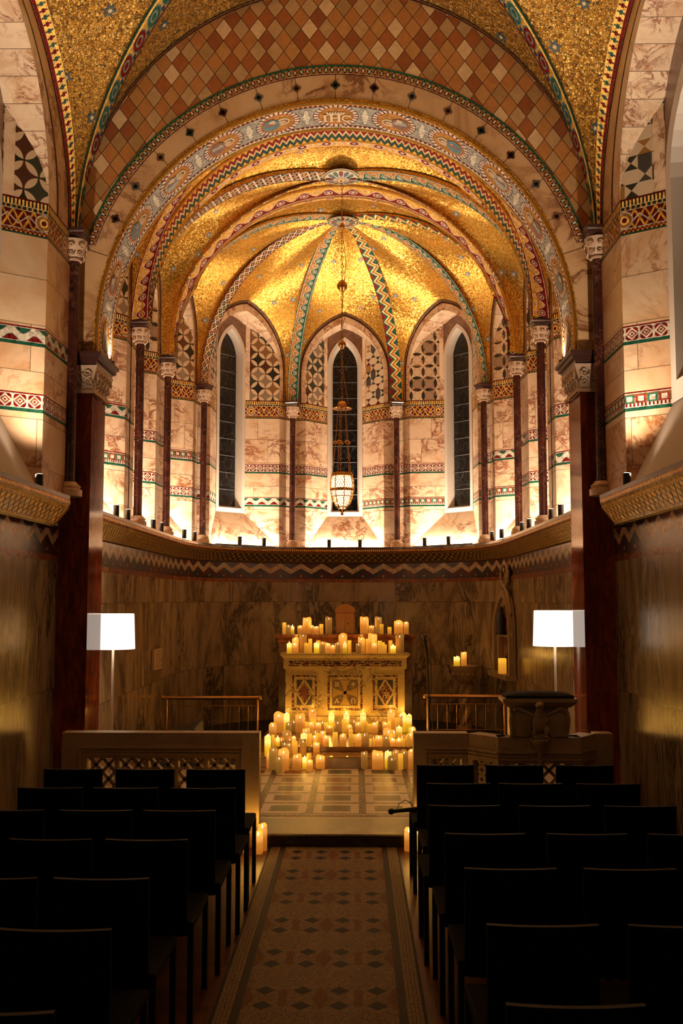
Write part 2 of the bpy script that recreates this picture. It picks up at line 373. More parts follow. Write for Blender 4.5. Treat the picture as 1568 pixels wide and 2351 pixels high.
M['starm'] = plain('star_blue', (0.22, 0.26, 0.33), 0.35)
M['stard'] = plain('star_dark', (0.055, 0.085, 0.10), 0.35)
M['starc'] = plain('star_gold', (0.8, 0.62, 0.3), 0.3)
zz = [(0, GOLD), (0.12, (0.012, 0.045, 0.035)), (0.42, WHT), (0.46, GOLD), (0.54, WHT), (0.58, RED), (0.85, GOLD)]
M['zig'] = pat('zigzag_mosaic', f_zig(0.24, 0.30, zz))
M['zig2'] = pat('zigzag_rib', f_zig(0.9, 0.5, [(0, GRN), (0.15, WHT), (0.22, GOLD), (0.38, RED), (0.48, GOLDB), (0.6, WHT), (0.66, (0.02, 0.09, 0.06)), (0.85, RED)]))
M['scrollr'] = pat('scroll_red', f_scroll(RED, GOLD, 0.95))
M['scrollg'] = pat('scroll_green', f_scroll((0.02, 0.09, 0.06), OCH, 1.1))
M['lattice'] = pat('lattice_rib', f_lattice)
M['chain'] = pat('chain_band', f_chain)
M['medal'] = pat('medallion_band', f_medal)
M['capband'] = pat('capital_band', f_capband)
M['wave'] = pat('wave_strip', f_wave); M['dia'] = pat('diamond_strip', f_dia); M['sq'] = pat('square_strip', f_sq)
M['check'] = pat('check_border', f_check)
M['dado'] = pat('dado_chevrons', f_dado, tess=False, rough=0.25)
M['frieze'] = pat('cornice_frieze', f_frieze, metal=0.65, rough=0.25)
M['lip'] = pat('cornice_lip', f_lip, metal=0.6, rough=0.25)
M['petal'] = pat('petal_inlay', f_petal, tess=False); M['petal2'] = pat('flower_inlay', f_petal2, tess=False); M['star'] = pat('star_inlay', f_star, tess=False)
M['harl'] = pat('harlequin_marble', f_harl, tess=False, rough=0.3)
M['groin'] = pat('foliage_band', f_groin); M['cross'] = pat('crosslet_band', f_cross); M['thin'] = pat('thin_mosaic', f_thin)

# ------------------------------------------------------------------ mesh builder
class MB:
    def __init__(s): s.v = []; s.f = []; s.uv = []; s.mi = []; s.ms = []
    def mat(s, m):
        if m not in s.ms: s.ms.append(m)
        return s.ms.index(m)
    def face(s, pts, m, uvs=None):
        b = len(s.v); s.v += [tuple(p) for p in pts]; s.f.append(tuple(range(b, b + len(pts)))); s.mi.append(s.mat(m))
        s.uv.append(uvs or [(0, 0)] * len(pts))
    def grid(s, rows, m, uvs=None, wrap=False):
        """rows: list of equally long lists of points; uvs the same shape"""
        b = len(s.v); n = len(rows[0])
        for r in rows: s.v += [tuple(p) for p in r]
        k = s.mat(m)
        for i in range(len(rows) - 1):
            for j in range(n if wrap else n - 1):
                j2 = (j + 1) % n
                s.f.append((b + i * n + j, b + i * n + j2, b + (i + 1) * n + j2, b + (i + 1) * n + j)); s.mi.append(k)
                if uvs: s.uv.append([uvs[i][j], uvs[i][j2], uvs[i + 1][j2], uvs[i + 1][j]])
                else: s.uv.append([(0, 0)] * 4)
    def box(s, x0, x1, y0, y1, z0, z1, m):
        P = [(x0, y0, z0), (x1, y0, z0), (x1, y1, z0), (x0, y1, z0), (x0, y0, z1), (x1, y0, z1), (x1, y1, z1), (x0, y1, z1)]
        for q in ((0, 3, 2, 1), (4, 5, 6, 7), (0, 1, 5, 4), (1, 2, 6, 5), (2, 3, 7, 6), (3, 0, 4, 7)):
            pts = [P[i] for i in q]
            if q in ((0, 3, 2, 1), (4, 5, 6, 7)): uvs = [(p[0], p[1]) for p in pts]
            elif q in ((0, 1, 5, 4), (2, 3, 7, 6)): uvs = [(p[0], p[2]) for p in pts]
            else: uvs = [(p[1], p[2]) for p in pts]
            s.face(pts, m, uvs)
    def hexa(s, P, m):
        for q in ((0, 3, 2, 1), (4, 5, 6, 7), (0, 1, 5, 4), (1, 2, 6, 5), (2, 3, 7, 6), (3, 0, 4, 7)): s.face([P[i] for i in q], m)
    def lathe(s, prof, m, c=(0, 0), n=20, z0=0.0, a0=0.0, square=False):
        rows = []
        for r, z in prof:
            if square: pts = [(c[0] + sx * r, c[1] + sy * r, z0 + z) for sx, sy in ((-1, -1), (1, -1), (1, 1), (-1, 1))]
            else: pts = [(c[0] + r * math.cos(a0 + 2 * pi * k / n), c[1] + r * math.sin(a0 + 2 * pi * k / n), z0 + z) for k in range(n)]
            rows.append(pts)
        s.grid(rows, m, wrap=True)
        s.face(rows[-1], m); s.face(rows[0][::-1], m)
    def tube(s, pts, r, m, n=8):
        rows = []; pts = [Vector(p) for p in pts]
        for i, p in enumerate(pts):
            d = (pts[min(i + 1, len(pts) - 1)] - pts[max(i - 1, 0)]).normalized()
            a = Vector((0, 0, 1)) if abs(d.z) < 0.9 else Vector((1, 0, 0))
            x = d.cross(a).normalized(); y = d.cross(x)
            rr = r[i] if isinstance(r, (list, tuple)) else r
            rows.append([p + x * rr * math.cos(2 * pi * k / n) + y * rr * math.sin(2 * pi * k / n) for k in range(n)])
        s.grid(rows, m, wrap=True); s.face(rows[0][::-1], m); s.face(rows[-1], m)
    def ball(s, c, r, m, n=12, k=8, rot=None):
        if not isinstance(r, (tuple, list)): r = (r, r, r)
        rows = []
        for i in range(k + 1):
            th = pi * i / k; row = []
            for j in range(n):
                ph = 2 * pi * j / n; p = Vector((r[0] * math.sin(th) * math.cos(ph), r[1] * math.sin(th) * math.sin(ph), r[2] * math.cos(th)))
                if rot: p = rot @ p
                row.append(Vector(c) + p)
            rows.append(row)
        s.grid(rows, m, wrap=True)
    def build(s, name, parent=None, smooth=False, origin=None, bevel=0.0, weld=True):
        me = bpy.data.meshes.new(name)
        o0 = Vector(origin) if origin else Vector((0, 0, 0))
        me.from_pydata([tuple(Vector(p) - o0) for p in s.v], [], s.f)
        for m in s.ms: me.materials.append(M[m] if isinstance(m, str) else m)
        me.polygons.foreach_set('material_index', s.mi)
        ul = me.uv_layers.new(name='UVMap'); flat = [c for f in s.uv for q in f for c in q]
        ul.data.foreach_set('uv', flat)
        if smooth: me.polygons.foreach_set('use_smooth', [True] * len(me.polygons))
        me.update()
        o = bpy.data.objects.new(name, me); COL.objects.link(o); o.location = o0
        if weld and (smooth or bevel):
            import bmesh
            bm = bmesh.new(); bm.from_mesh(me); bmesh.ops.remove_doubles(bm, verts=bm.verts, dist=0.0004)
            bmesh.ops.recalc_face_normals(bm, faces=bm.faces); bm.to_mesh(me); bm.free()
            if smooth: me.set_sharp_from_angle(angle=math.radians(42))
        if bevel:
            b = o.modifiers.new('bevel', 'BEVEL'); b.width = bevel; b.segments = 2; b.limit_method = 'ANGLE'
        if parent:
            o.parent = parent; o.location = o0 - parent.location
        return o
def empty(name, loc=(0, 0, 0), label=None, cat=None, group=None, kind=None):
    o = bpy.data.objects.new(name, None); COL.objects.link(o); o.location = loc; o.empty_display_size = 0.1
    return tag(o, label, cat, group, kind)
def tag(o, label=None, cat=None, group=None, kind=None):
    if label: o['label'] = label
    if cat: o['category'] = cat
    if group: o['group'] = group
    if kind: o['kind'] = kind
    return o
def lerp(a, b, t): return Vector(a) * (1 - t) + Vector(b) * t
def spot(name, loc, target, watts, col=CW, size=100, radius=0.03, parent=None, blend=1.0):
    l = bpy.data.lights.new(name, 'SPOT'); l.energy = watts; l.color = col; l.spot_size = math.radians(size); l.spot_blend = blend; l.shadow_soft_size = radius
    o = bpy.data.objects.new(name, l); COL.objects.link(o); d = Vector(target) - Vector(loc)
    if parent: o.parent = parent; o.location = Vector(loc) - parent.location
    else: o.location = loc
    o.rotation_euler = d.to_track_quat('-Z', 'Y').to_euler(); return o
def point(name, loc, watts, col=CW, radius=0.03, parent=None):
    l = bpy.data.lights.new(name, 'POINT'); l.energy = watts; l.color = col; l.shadow_soft_size = radius
    o = bpy.data.objects.new(name, l); COL.objects.link(o)
    if parent: o.parent = parent; o.location = Vector(loc) - parent.location
    else: o.location = loc
    return o
# ------------------------------------------------------------------ the shell
ZS = 5.06; ZC = 2.745
def arc_pt(a, h, t, st=0.0):
    if st:
        if t <= 0.28: return a, st * t / 0.28
        x, z = arc_pt(a, h - st, (t - 0.28) / 0.72); return x, z + st
    if h > a * 1.03:
        R = (a * a + h * h) / (2 * a); ph = math.acos((R - a) / R) * t
        return a - R + R * math.cos(ph), R * math.sin(ph)
    ph = t * pi / 2
    return a * math.cos(ph), h * math.sin(ph)
mg = Mt('leaded_glass')
_u, _v = mg.uv(); _w = mg.vec(_u + mg.noise(mg.vec(_u, _v), 5, 2) * 0.12, _v * 0.9)
_d, _ = mg.voro(_w, 9, 'DISTANCE_TO_EDGE')
M['glass'] = mg.out(mg.mix(_d < 0.022, (0.004, 0.0045, 0.006), (0.028, 0.03, 0.034)), 0.22, bump=mg.noise(mg.vec(_u, _v), 14, 2), bstr=0.5, bdist=0.01)
nwin = [0]
def bay(parent, A, B, off, a, h, wi, D, zsill, wsp, wh, pm, strips, lun, ringh=None, cans=0.24, canw=UP_W, name='window_recess', win=True, side='', canoff=-0.09, st=0.46):
    if ringh: st = 0.0
    lw = min(a * 1.7, 1.9)
    A = Vector((A[0], A[1], 0)); B = Vector((B[0], B[1], 0)); L = (B - A).length; mid = (A + B) / 2
    t_ = (B - A).normalized(); n = Vector((t_.y, -t_.x, 0))
    if n.dot(mid - Vector((0, mid.y if abs(mid.x) > 1.8 and mid.y < 13 else 12.0, 0))) < 0: n = -n
    def P(s_, d, z): return mid + t_ * s_ + n * (d + off) + Vector((0, 0, z))
    N = 18; W0 = a + 0.1 if not ringh else ringh[0]; WH = h + 0.15 if not ringh else ringh[1]
    O = [arc_pt(a, h, i / N, st) for i in range(N + 1)]; O = [(x, ZS + z) for x, z in O]
    W_ = [arc_pt(W0, WH, i / N, st) for i in range(N + 1)]; W_ = [(x, ZS + z) for x, z in W_]
    lev = [(ZC, 3.38, pm), (3.38, 3.53, None), (3.53, 3.90, pm), (3.90, 4.05, None), (4.05, 4.77, pm), (4.77, ZS, 'capband')]
    mb = MB()
    spl = math.hypot(a - wi, D)
    for sg in (-1, 1):
        st = strips[0 if sg < 0 else 1]
        for z0, z1, m in lev:
            mm = m or st[0 if z0 < 3.6 else 1]
            hh = z1 - z0 if mm != pm else 1.0; vb = z0 if mm != pm else 0.0
            if mm == pm: uvf = lambda u, z: (u, z)
            else: uvf = lambda u, z, hh=hh, z0=z0: (u / hh, (z - z0) / hh)
            # pilaster face
            s0, s1 = sg * a, sg * (L / 2 + 0.02)
            mb.face([P(s0, 0, z0), P(s1, 0, z0), P(s1, 0, z1), P(s0, 0, z1)], mm, [uvf(sg * a, z0), uvf(s1, z0), uvf(s1, z1), uvf(sg * a, z1)])
            # splay
            u1 = sg * (a - spl)
            def q(za, zb):
                mb.face([P(sg * a, 0, za), P(sg * wi, D, za), P(sg * wi, D, zb), P(sg * a, 0, zb)], mm, [uvf(sg * a, za), uvf(u1, za), uvf(u1, zb), uvf(sg * a, zb)])
            if z0 >= zsill - 1e-6: q(z0, z1)
            elif z1 <= zsill:
                f0 = (z0 - ZC) / (zsill - ZC); f1 = (z1 - ZC) / (zsill - ZC)
                pa = lambda f, z: P(sg * (a + (wi - a) * f), D * f, z)
                mb.face([P(sg * a, 0, z0), pa(f0, z0), pa(f1, z1), P(sg * a, 0, z1)], mm, [uvf(sg * a, z0), uvf(sg * (a - spl * f0), z0), uvf(sg * (a - spl * f1), z1), uvf(sg * a, z1)])
            else:
                f0 = (z0 - ZC) / (zsill - ZC)
                pa = P(sg * (a + (wi - a) * f0), D * f0, z0)
                mb.face([P(sg * a, 0, z0), pa, P(sg * wi, D, zsill), P(sg * a, 0, zsill)], mm, [uvf(sg * a, z0), uvf(sg * (a - spl * f0), z0), uvf(u1, zsill), uvf(sg * a, zsill)])
                q(zsill, z1)
        # lunette inlay and soffit
        rows = []; uvs = []; so = []; sou = []; arc = 0
        for i, (x, z) in enumerate(O):
            dd = min(D, (a - x) / (a - wi) * D)
            if i: arc += math.hypot(x - O[i - 1][0], z - O[i - 1][1])
            if x > wi: rows.append([P(sg * x, dd, z), P(sg * wi, D, z)]); uvs.append([(sg * (a - spl * dd / D), z), (sg * (a - spl), z)])
            elif rows and rows[-1] is not None:
                x0, z0 = O[i - 1]; f = (x0 - wi) / (x0 - x); zt = z0 + (z - z0) * f
                rows.append([P(sg * wi, D, zt), P(sg * wi, D, zt)]); uvs.append([(sg * (a - spl), zt)] * 2)
                ztop = zt; mb.grid(rows, lun[0 if sg < 0 else 1], uvs); rows = [None]
            so.append([P(sg * x, 0, z), P(sg * x, dd, z)]); sou.append([(arc, 0.3), (arc, 0.3 + dd)])
        mb.grid(so, 'vouss', sou)
        # narrow marble fillet next to the frame
        mb.grid([[P(sg * (wi + 0.05), D - 0.05 * D / (a - wi) - 0.006, ZS), P(sg * wi, D - 0.006, ZS)], [P(sg * (wi + 0.05), D - 0.05 * D / (a - wi) - 0.006, ztop), P(sg * wi, D - 0.006, ztop)]], 'pinkd')
        # back wall around the window head
        Cc = [(wi, wsp + (ztop - wsp) * k / 6) for k in range(6)] + [(wi, ztop)] + [p for p in O if p[0] < wi]
        n2 = len(Cc)
        Wn = [arc_pt(wi, wh, k / (n2 - 1)) for k in range(n2)]
        mb.grid([[P(sg * c_[0], D, c_[1]), P(sg * w_[0], D, wsp + w_[1])] for c_, w_ in zip(Cc, Wn)], 'brnm')
        # ring on the face between recess and web
        fr = [(0, 0.72, 'vouss'), (0.72, 1.0, 'thin')] if not ringh else [(0, 0.36, 'pinkd'), (0.36, 0.46, 'thin'), (0.46, 0.9, 'arch'), (0.9, 1.0, 'thin')]
        arc = [0]
        for i in range(1, N + 1): arc.append(arc[-1] + math.hypot(W_[i][0] - W_[i - 1][0], W_[i][1] - W_[i - 1][1]))
        for f0, f1, mm in fr:
            r_ = []; ru = []
            for i in range(N + 1):
                pa = [O[i][k] * (1 - f0) + W_[i][k] * f0 for k in (0, 1)]; pb = [O[i][k] * (1 - f1) + W_[i][k] * f1 for k in (0, 1)]
                r_.append([P(sg * pa[0], 0, pa[1]), P(sg * pb[0], 0, pb[1])])
                ru.append([(arc[i] * (12 if mm == 'thin' else 1), 0.0), (arc[i] * (12 if mm == 'thin' else 1), 1.0)])
            mb.grid(r_, mm, ru)
        if ringh:
            mb.face([P(sg * ringh[0], 0, ZS - 0.001), P(sg * L / 2, 0, ZS - 0.001), P(sg * L / 2, 0, ZS + 0.05)], 'arch')
    # sill
    mb.face([P(-a, 0, ZC), P(a, 0, ZC), P(wi, D, zsill), P(-wi, D, zsill)], 'pinkd' if not ringh else 'white')
    ob = mb.build(name, parent)
    if win:
        nwin[0] += 1; wo = empty('window_%d' % nwin[0], P(0, D, zsill), kind='structure')
        tag(wo, label='dark leaded lancet window with white stone frame %s' % side)
        f = MB(); g = MB(); fi = 0.055 if not ringh else 0.12; D2 = 0.13; gi = fi + 0.028
        K = 10
        def outl(ins, dep):
            pts = [(-(wi - ins), zsill + ins * 1.6), ] if False else []
            z0 = zsill + (ins * 1.3 if ins else 0)
            L_ = [(-(wi - ins), z0)] + [(-(x), wsp + z) for x, z in [arc_pt(wi - ins, wh - ins * 1.2, k / K) for k in range(K + 1)]]
            R_ = [(x, z) for x, z in [(-p[0], p[1]) for p in L_[:-1]]][::-1]
            return [P(x, D + dep, z) for x, z in L_ + R_]
        a0 = outl(0, -0.008); a1 = outl(fi, -0.008); a2 = outl(gi, D2)
        f.grid([a0, a1, a2], 'white', wrap=True)
        f.build('window_frame', wo)
        cpt = P(0, D + D2, (zsill + wsp) / 2); cu = lambda p: ((p - cpt).dot(t_), p.z)
        for k in range(len(a2)): g.face([a2[k], a2[(k + 1) % len(a2)], cpt], 'glass', [cu(a2[k]), cu(a2[(k + 1) % len(a2)]), cu(cpt)])
        g.build('pane', wo)
        br = MB(); nb = 10
        for k in range(1, nb):
            z = zsill + 0.1 + (wsp + wh * 0.6 - zsill - 0.1) * k / nb
            br.tube([P(-(wi - gi), D + D2 - 0.012, z), P(wi - gi, D + D2 - 0.012, z)], 0.006, 'black' if False else 'barm', 6)
        if ringh:
            for xx in (-0.33, 0.33): br.box(0, 0, 0, 0, 0, 0, 'white'); br.hexa([P(xx - 0.04, D, zsill), P(xx + 0.04, D, zsill), P(xx + 0.04, D + D2, zsill), P(xx - 0.04, D + D2, zsill), P(xx - 0.04, D, wsp + wh * 0.8), P(xx + 0.04, D, wsp + wh * 0.8), P(xx + 0.04, D + D2, wsp + wh * 0.8), P(xx - 0.04, D + D2, wsp + wh * 0.8)], 'white')
        br.build('glazing_bar', wo)
    # uplight cans on the cornice
    for k, sg in enumerate((-1, 1)):
        c = P(sg * cans, canoff - off, ZC)
        strips_l.append((P(0, -0.035, ZC + 0.02), P(0, 0.34, ZC + 0.75), lw, STRIP_W * (1.0 if not ringh else 2.4), math.atan2(t_.y, t_.x))) if sg > 0 else None
        cans_list.append((c, P(sg * cans * 1.0, -0.028, ZC + 0.10), P(sg * cans * 0.9, -0.25 if not ringh else -0.9, ZC + 3.0), canw, side, sg))
    return P, W_
cans_list = []; strips_l = []
M['barm'] = plain('lead_bar', (0.10, 0.10, 0.11), 0.4)

walls = {k: empty('wall_' + k, (0, 0, 0), kind='structure') for k in ('nave_left', 'nave_right', 'left', 'right', 'apse', 'chancel_arch')}
C = {0: (2.27, 9.0), 1: (2.27, 10.93), 2: (2.27, 12.58), 3: (2.06, 14.28), 4: (0.83, 15.60)}
def cpt_(k, sg): return (sg * C[k][0], C[k][1])
OFF = 0.07
def cb(par, A, B, strips, lun, side):
    L = math.hypot(A[0] - B[0], A[1] - B[1])
    a = L / 2 - 0.21
    return bay(walls[par], A, B, OFF, a, 1.30, 0.285, 0.36, 3.27, 5.72, 0.50, 'pink', strips, lun, side=side)
S1 = [('wave', 'dia'), ('dia', 'sq')]
for sg, nm in ((-1, 'left'), (1, 'right')):
    cb(nm, cpt_(0, sg), cpt_(1, sg), [('sq', 'wave')] * 2 if sg < 0 else [('wave', 'dia')] * 2, ('petal', 'petal') if sg < 0 else ('star', 'star'), 'beside the %s chancel pier' % nm)
    cb(nm, cpt_(1, sg), cpt_(2, sg), [('dia', 'dia')] * 2, ('petal2', 'petal2') if sg < 0 else ('petal', 'petal'), 'in the middle bay of the %s chancel wall' % nm)
    cb('apse', cpt_(2, sg), cpt_(3, sg), [('dia', 'sq')] * 2 if sg < 0 else [('sq', 'wave')] * 2, ('petal', 'petal') if sg < 0 else ('petal2', 'petal2'), 'in the %smost bay of the apse' % nm)
    cb('apse', cpt_(3, sg), cpt_(4, sg), [('wave', 'dia')] * 2 if sg < 0 else [('sq', 'dia')] * 2, ('petal', 'petal') if sg < 0 else ('petal2', 'petal2'), 'left of the hanging lamp' if sg < 0 else 'right of the hanging lamp')
cb('apse', cpt_(4, -1), cpt_(4, 1), [('wave', 'dia'), ('sq', 'dia')], ('petal', 'star'), 'behind the hanging lamp')
NY0, NY1, NYM = 4.5, 8.2, 6.35
for sg, nm in ((-1, 'left'), (1, 'right')):
    A, B = ((sg * 2.25, NY0), (sg * 2.25, NY1))
    bay(walls['nave_' + nm], A, B, 0, 1.25, 1.24, 1.04, 0.30, 3.40, 5.10, 0.85, 'pinkn', [('dia', 'wave')] * 2 if sg < 0 else [('sq', 'dia')] * 2,
        ('petal', 'petal') if sg < 0 else ('star', 'star'), ringh=(1.83, 1.46), cans=0.92, canw=NAVE_W, side='in the %s nave wall' % nm)
# ---- vaults
def web(mb, A, R, m, n=20, ns=7, bulge=0.06, su=1.0):
    rows = []; uvs = []
    for i in range(n + 1):
        t = i / n; a_, r_ = A(t), R(t); row = []; ru = []
        for j in range(ns + 1):
            s_ = j / ns; p = lerp(a_, r_, s_)
            p = p + Vector((0, 0, 1)) * bulge * 4 * s_ * (1 - s_) * math.sin(t * pi / 2)
            row.append(p); ru.append((s_, t))
        rows.append(row); uvs.append(ru)
    mb.grid(rows, m, uvs)
def arcs(pts):
    o = [0]
    for i in range(1, len(pts)): o.append(o[-1] + (pts[i] - pts[i - 1]).length)
    return o
def band(mb, cen, dirs, w, m, focus, off=0.008, n=36, flipv=False):
    """strip centred on cen(t) with half widths w along the two side directions"""
    pts = [cen(i / n) for i in range(n + 1)]; ar = arcs(pts); rows = []; uvs = []; sk = []
    for i, p in enumerate(pts):
        t = max(i / n, 0.02); d1 = (dirs[0](t) - cen(t)); d1 = d1.normalized() if d1.length > 1e-4 else Vector((0, 0, 0))
        d2 = (dirs[1](t) - cen(t)) if dirs[1] else Vector((0, 0, 0)); d2 = d2.normalized() if d2.length > 1e-4 else d2
        o = (focus - p).normalized() * off
        if dirs[1]:
            sd = (d1 - d2); sd = sd.normalized() if sd.length > 0.05 else (pts[min(i + 1, n)] - pts[max(i - 1, 0)]).cross(o).normalized()
            row = [p + sd * w + o * 2.2, p + o * 2.5, p - sd * w + o * 2.2]; vv = (0, 0.5, 1); W = 2 * w
            sk.append(([p + d1 * w * 0.9 - o, row[0]], [row[2], p + d2 * w * 0.9 - o]))
        else: row = [p + o, p + d1 * w + o]; vv = (0, 1); W = w
        if flipv: vv = tuple(1 - q for q in vv)
        rows.append(row); uvs.append([(ar[i] / W, v) for v in vv])
    mb.grid(rows, m, uvs)
    if sk: mb.grid([q[0] for q in sk], 'goldf'); mb.grid([q[1] for q in sk], 'goldf')
def ribc(cap, boss):
    cap = Vector((cap[0], cap[1], ZS)); boss = Vector(boss)
    def f(t):
        th = t * pi / 2; k = 1 - math.cos(th)
        return Vector((cap.x + (boss.x - cap.x) * k, cap.y + (boss.y - cap.y) * k, ZS + (boss.z - ZS) * math.sin(th)))
    return f
def circ(sg, r, y, zc, t0=0.0):
    return lambda t: Vector((sg * r * math.cos(t0 + t * (pi / 2 - t0)), y, zc + r * math.sin(t0 + t * (pi / 2 - t0))))
def walla(Pf, sgn, W0, WH, st=0.0): return lambda t: (lambda q: Pf(sgn * q[0], 0, ZS + q[1]))(arc_pt(W0, WH, t, st))
def star(mb, c, nrm, r, m, k=6):
    a = Vector((1, 0, 0)) if abs(nrm.x) < 0.8 else Vector((0, 1, 0)); x = nrm.cross(a).normalized(); y = nrm.cross(x)
    ring = [c + (x * math.cos(pi * i / k) + y * math.sin(pi * i / k)) * (r if i % 2 == 0 else r * 0.42) for i in range(2 * k)]
    for i in range(2 * k): mb.face([c, ring[i], ring[(i + 1) % (2 * k)]], m)
    ring2 = [c + nrm * 0.002 + (x * math.cos(pi * i / k) + y * math.sin(pi * i / k)) * (r * .35 if i % 2 == 0 else r * 0.16) for i in range(2 * k)]
    for i in range(2 * k): mb.face([c + nrm * 0.002, ring2[i], ring2[(i + 1) % (2 * k)]], 'starc')
def stars(mb, A, R, lst, r, focus, bulge=0.06, k=6):
    for t, s_ in lst:
        f = lambda t, s_: lerp(A(t), R(t), s_) + Vector((0, 0, bulge * 4 * s_ * (1 - s_) * math.sin(t * pi / 2)))
        p = f(t, s_); n_ = (f(t + 0.01, s_) - p).cross(f(t, s_ + 0.01) - p).normalized()
        if n_.dot(focus - p) < 0: n_ = -n_
        star(mb, p + n_ * 0.006, n_, r * random.uniform(0.85, 1.15), 'stard' if focus.y < 8 else 'starm', k)
def rlist(n, t0=0.25, t1=0.92, s0=0.12, s1=0.85):
    out = []
    for _ in range(400):
        q = (random.uniform(t0, t1), random.uniform(s0, s1))
        if all(math.hypot((q[0] - o[0]) * 2.5, (q[1] - o[1]) * 1.0) > 0.42 for o in out): out.append(q)
        if len(out) >= n: break
    return out
mbs = Mt('boss_petals'); _u, _v = mbs.uv(); _a = mbs.fr(_u * 14); _k = mbs.fl(_u * 14)
_c = mbs.ramp(mbs.fr(_k / 3 + 0.1), [(0, (0.02, 0.09, 0.06)), (0.34, RED), (0.67, (0.05, 0.08, 0.12))], True)
_pt = mbs.mx(mbs.ab(_a - 0.5) * 2.3, mbs.ab(_v - 0.57) * 4.2)
_c = mbs.mix(mbs.ln((_a - 0.5) * 2.2, (_v - 0.58) * 3.9) < 0.9, WHT, _c)
_c = mbs.mix(_v < 0.33, _c, (0.35, 0.3, 0.25)); _c = mbs.mix(_v < 0.26, _c, mbs.mix(mbs.ab(_a - 0.5) < 0.25, RED, WHT)); _c = mbs.mix(_v < 0.16, _c, GOLDB); _c = mbs.mix(_v < 0.08, _c, DRED)
_c = mbs.mix(_v > 0.85, _c, GOLD); _c = mbs.mix(_v > 0.89, _c, GRN); _c = mbs.mix(_v > 0.95, _c, WHT)
M['boss'] = mbs.out(_c, 0.4, 0.1)
def boss(parent, c, r, zf):
    mb = MB(); rows = []; uvs = []
    for j in range(7):
        rr = r * j / 6; row = []; ru = []
        for i in range(49):
            a = 2 * pi * i / 48; x, y = rr * math.cos(a), rr * math.sin(a)
            row.append(Vector((c[0] + x, c[1] + y, c[2] + zf(x, y) - 0.055 + 0.012 * (j / 6) ** 2))); ru.append((i / 48, j / 6))
        rows.append(row); uvs.append(ru)
    mb.grid(rows, 'boss', uvs); return mb.build('vault_boss', parent, smooth=True)
def vault(name, label, bossp, corners, edges, goldm, ribmats, starn, starr, focus, bossr=0.235, ribw=0.095, wmat=True):
    """corners: rib feet in order; edges[i]: boundary arch between corner i and i+1, as (A_from_i(t), A_from_next(t), kind)"""
    root = empty(name, (0, 0, 0), label=label, kind='structure')
    nC = len(corners); ribs = [ribc(c, bossp) for c in corners]; wb = MB(); st = MB(); eb = MB()
    near = {}
    for i, (A1, A2, kind, j) in enumerate(edges):
        k = corners_index = i
        for A_, ri in ((A1, i), (A2, j)):
            web(wb, A_, ribs[ri], goldm)
            near.setdefault(ri, []).append(A_)
            if kind != 'hidden': stars(st, A_, ribs[ri], rlist(starn), starr, focus)
            if kind == 'chain': band(eb, A_, [ribs[ri], None], 0.12, 'chain', focus)
            if kind == 'wall': band(eb, A_, [ribs[ri], None], 0.035, 'thin', focus)
            if kind == 'cross': band(eb, A_, [ribs[ri], None], 0.105, 'cross', focus)
    wb.build('vault_web', root, smooth=True); st.build('mosaic_star', root)
    if eb.f: eb.build('web_border', root)
    for i in range(nC):
        if ribmats[i]:
            rb = MB(); band(rb, ribs[i], near[i], ribw, ribmats[i], focus, off=0.012); rb.build('vault_rib', root)
    return root, ribs, near
# transverse arches
RT = 2.2
def tarch(name, y0, y1, m, parent):
    mb = MB(); N = 72; w = y1 - y0; rows = []; uvs = []
    for i in range(N + 1):
        a = pi * i / N; c, s_ = math.cos(a), math.sin(a)
        rows.append([(RT * c, y0, ZS + RT * s_), (RT * c, y1, ZS + RT * s_)]); uvs.append([(RT * a / w, 1.0), (RT * a / w, 0.0)])
    mb.grid(rows, m, uvs); mb.build('arch_soffit', parent)
    g = MB()
    for y in (y0, y1):
        g.grid([[(RT * math.cos(pi * i / N), y, ZS + RT * math.sin(pi * i / N)), ((RT + 0.075) * math.cos(pi * i / N), y, ZS + (RT + 0.075) * math.sin(pi * i / N))] for i in range(N + 1)], 'goldf')
        for rr, r2 in ((RT + 0.004, 0.017), (RT + 0.045, 0.012)):
            g.tube([(rr * math.cos(pi * i / N), y, ZS + rr * math.sin(pi * i / N)) for i in range(N + 1)], r2, 'goldroll', 6)
    g.build('arch_moulding', parent, smooth=True)
arc1 = empty('ceiling_arch', (0, 0, 0), label='transverse arch with red and green zigzag mosaic', kind='structure')
tarch('a', 10.83, 11.17, 'zig', arc1)
arc2 = empty('ceiling_arch', (0, 0, 0), label='transverse arch with red and gold scroll mosaic nearer the apse', kind='structure')
tarch('b', 12.45, 12.79, 'scrollr', arc2)
RW = RT + 0.012
def Pof(A, B, off):
    A = Vector((A[0], A[1], 0)); B = Vector((B[0], B[1], 0)); mid = (A + B) / 2; t_ = (B - A).normalized(); n = Vector((t_.y, -t_.x, 0))
    if n.dot(mid - Vector((0, mid.y if abs(mid.x) > 1.8 and mid.y < 13 else 12.0, 0))) < 0: n = -n
    return (lambda s_, d, z: mid + t_ * s_ + n * (d + off) + Vector((0, 0, z))), (B - A).length
def wedge(A, B):
    Pf, L = Pof(A, B, OFF); a = L / 2 - 0.21
    return walla(Pf, -1, a + 0.1, 1.45, 0.46), walla(Pf, 1, a + 0.1, 1.45, 0.46)
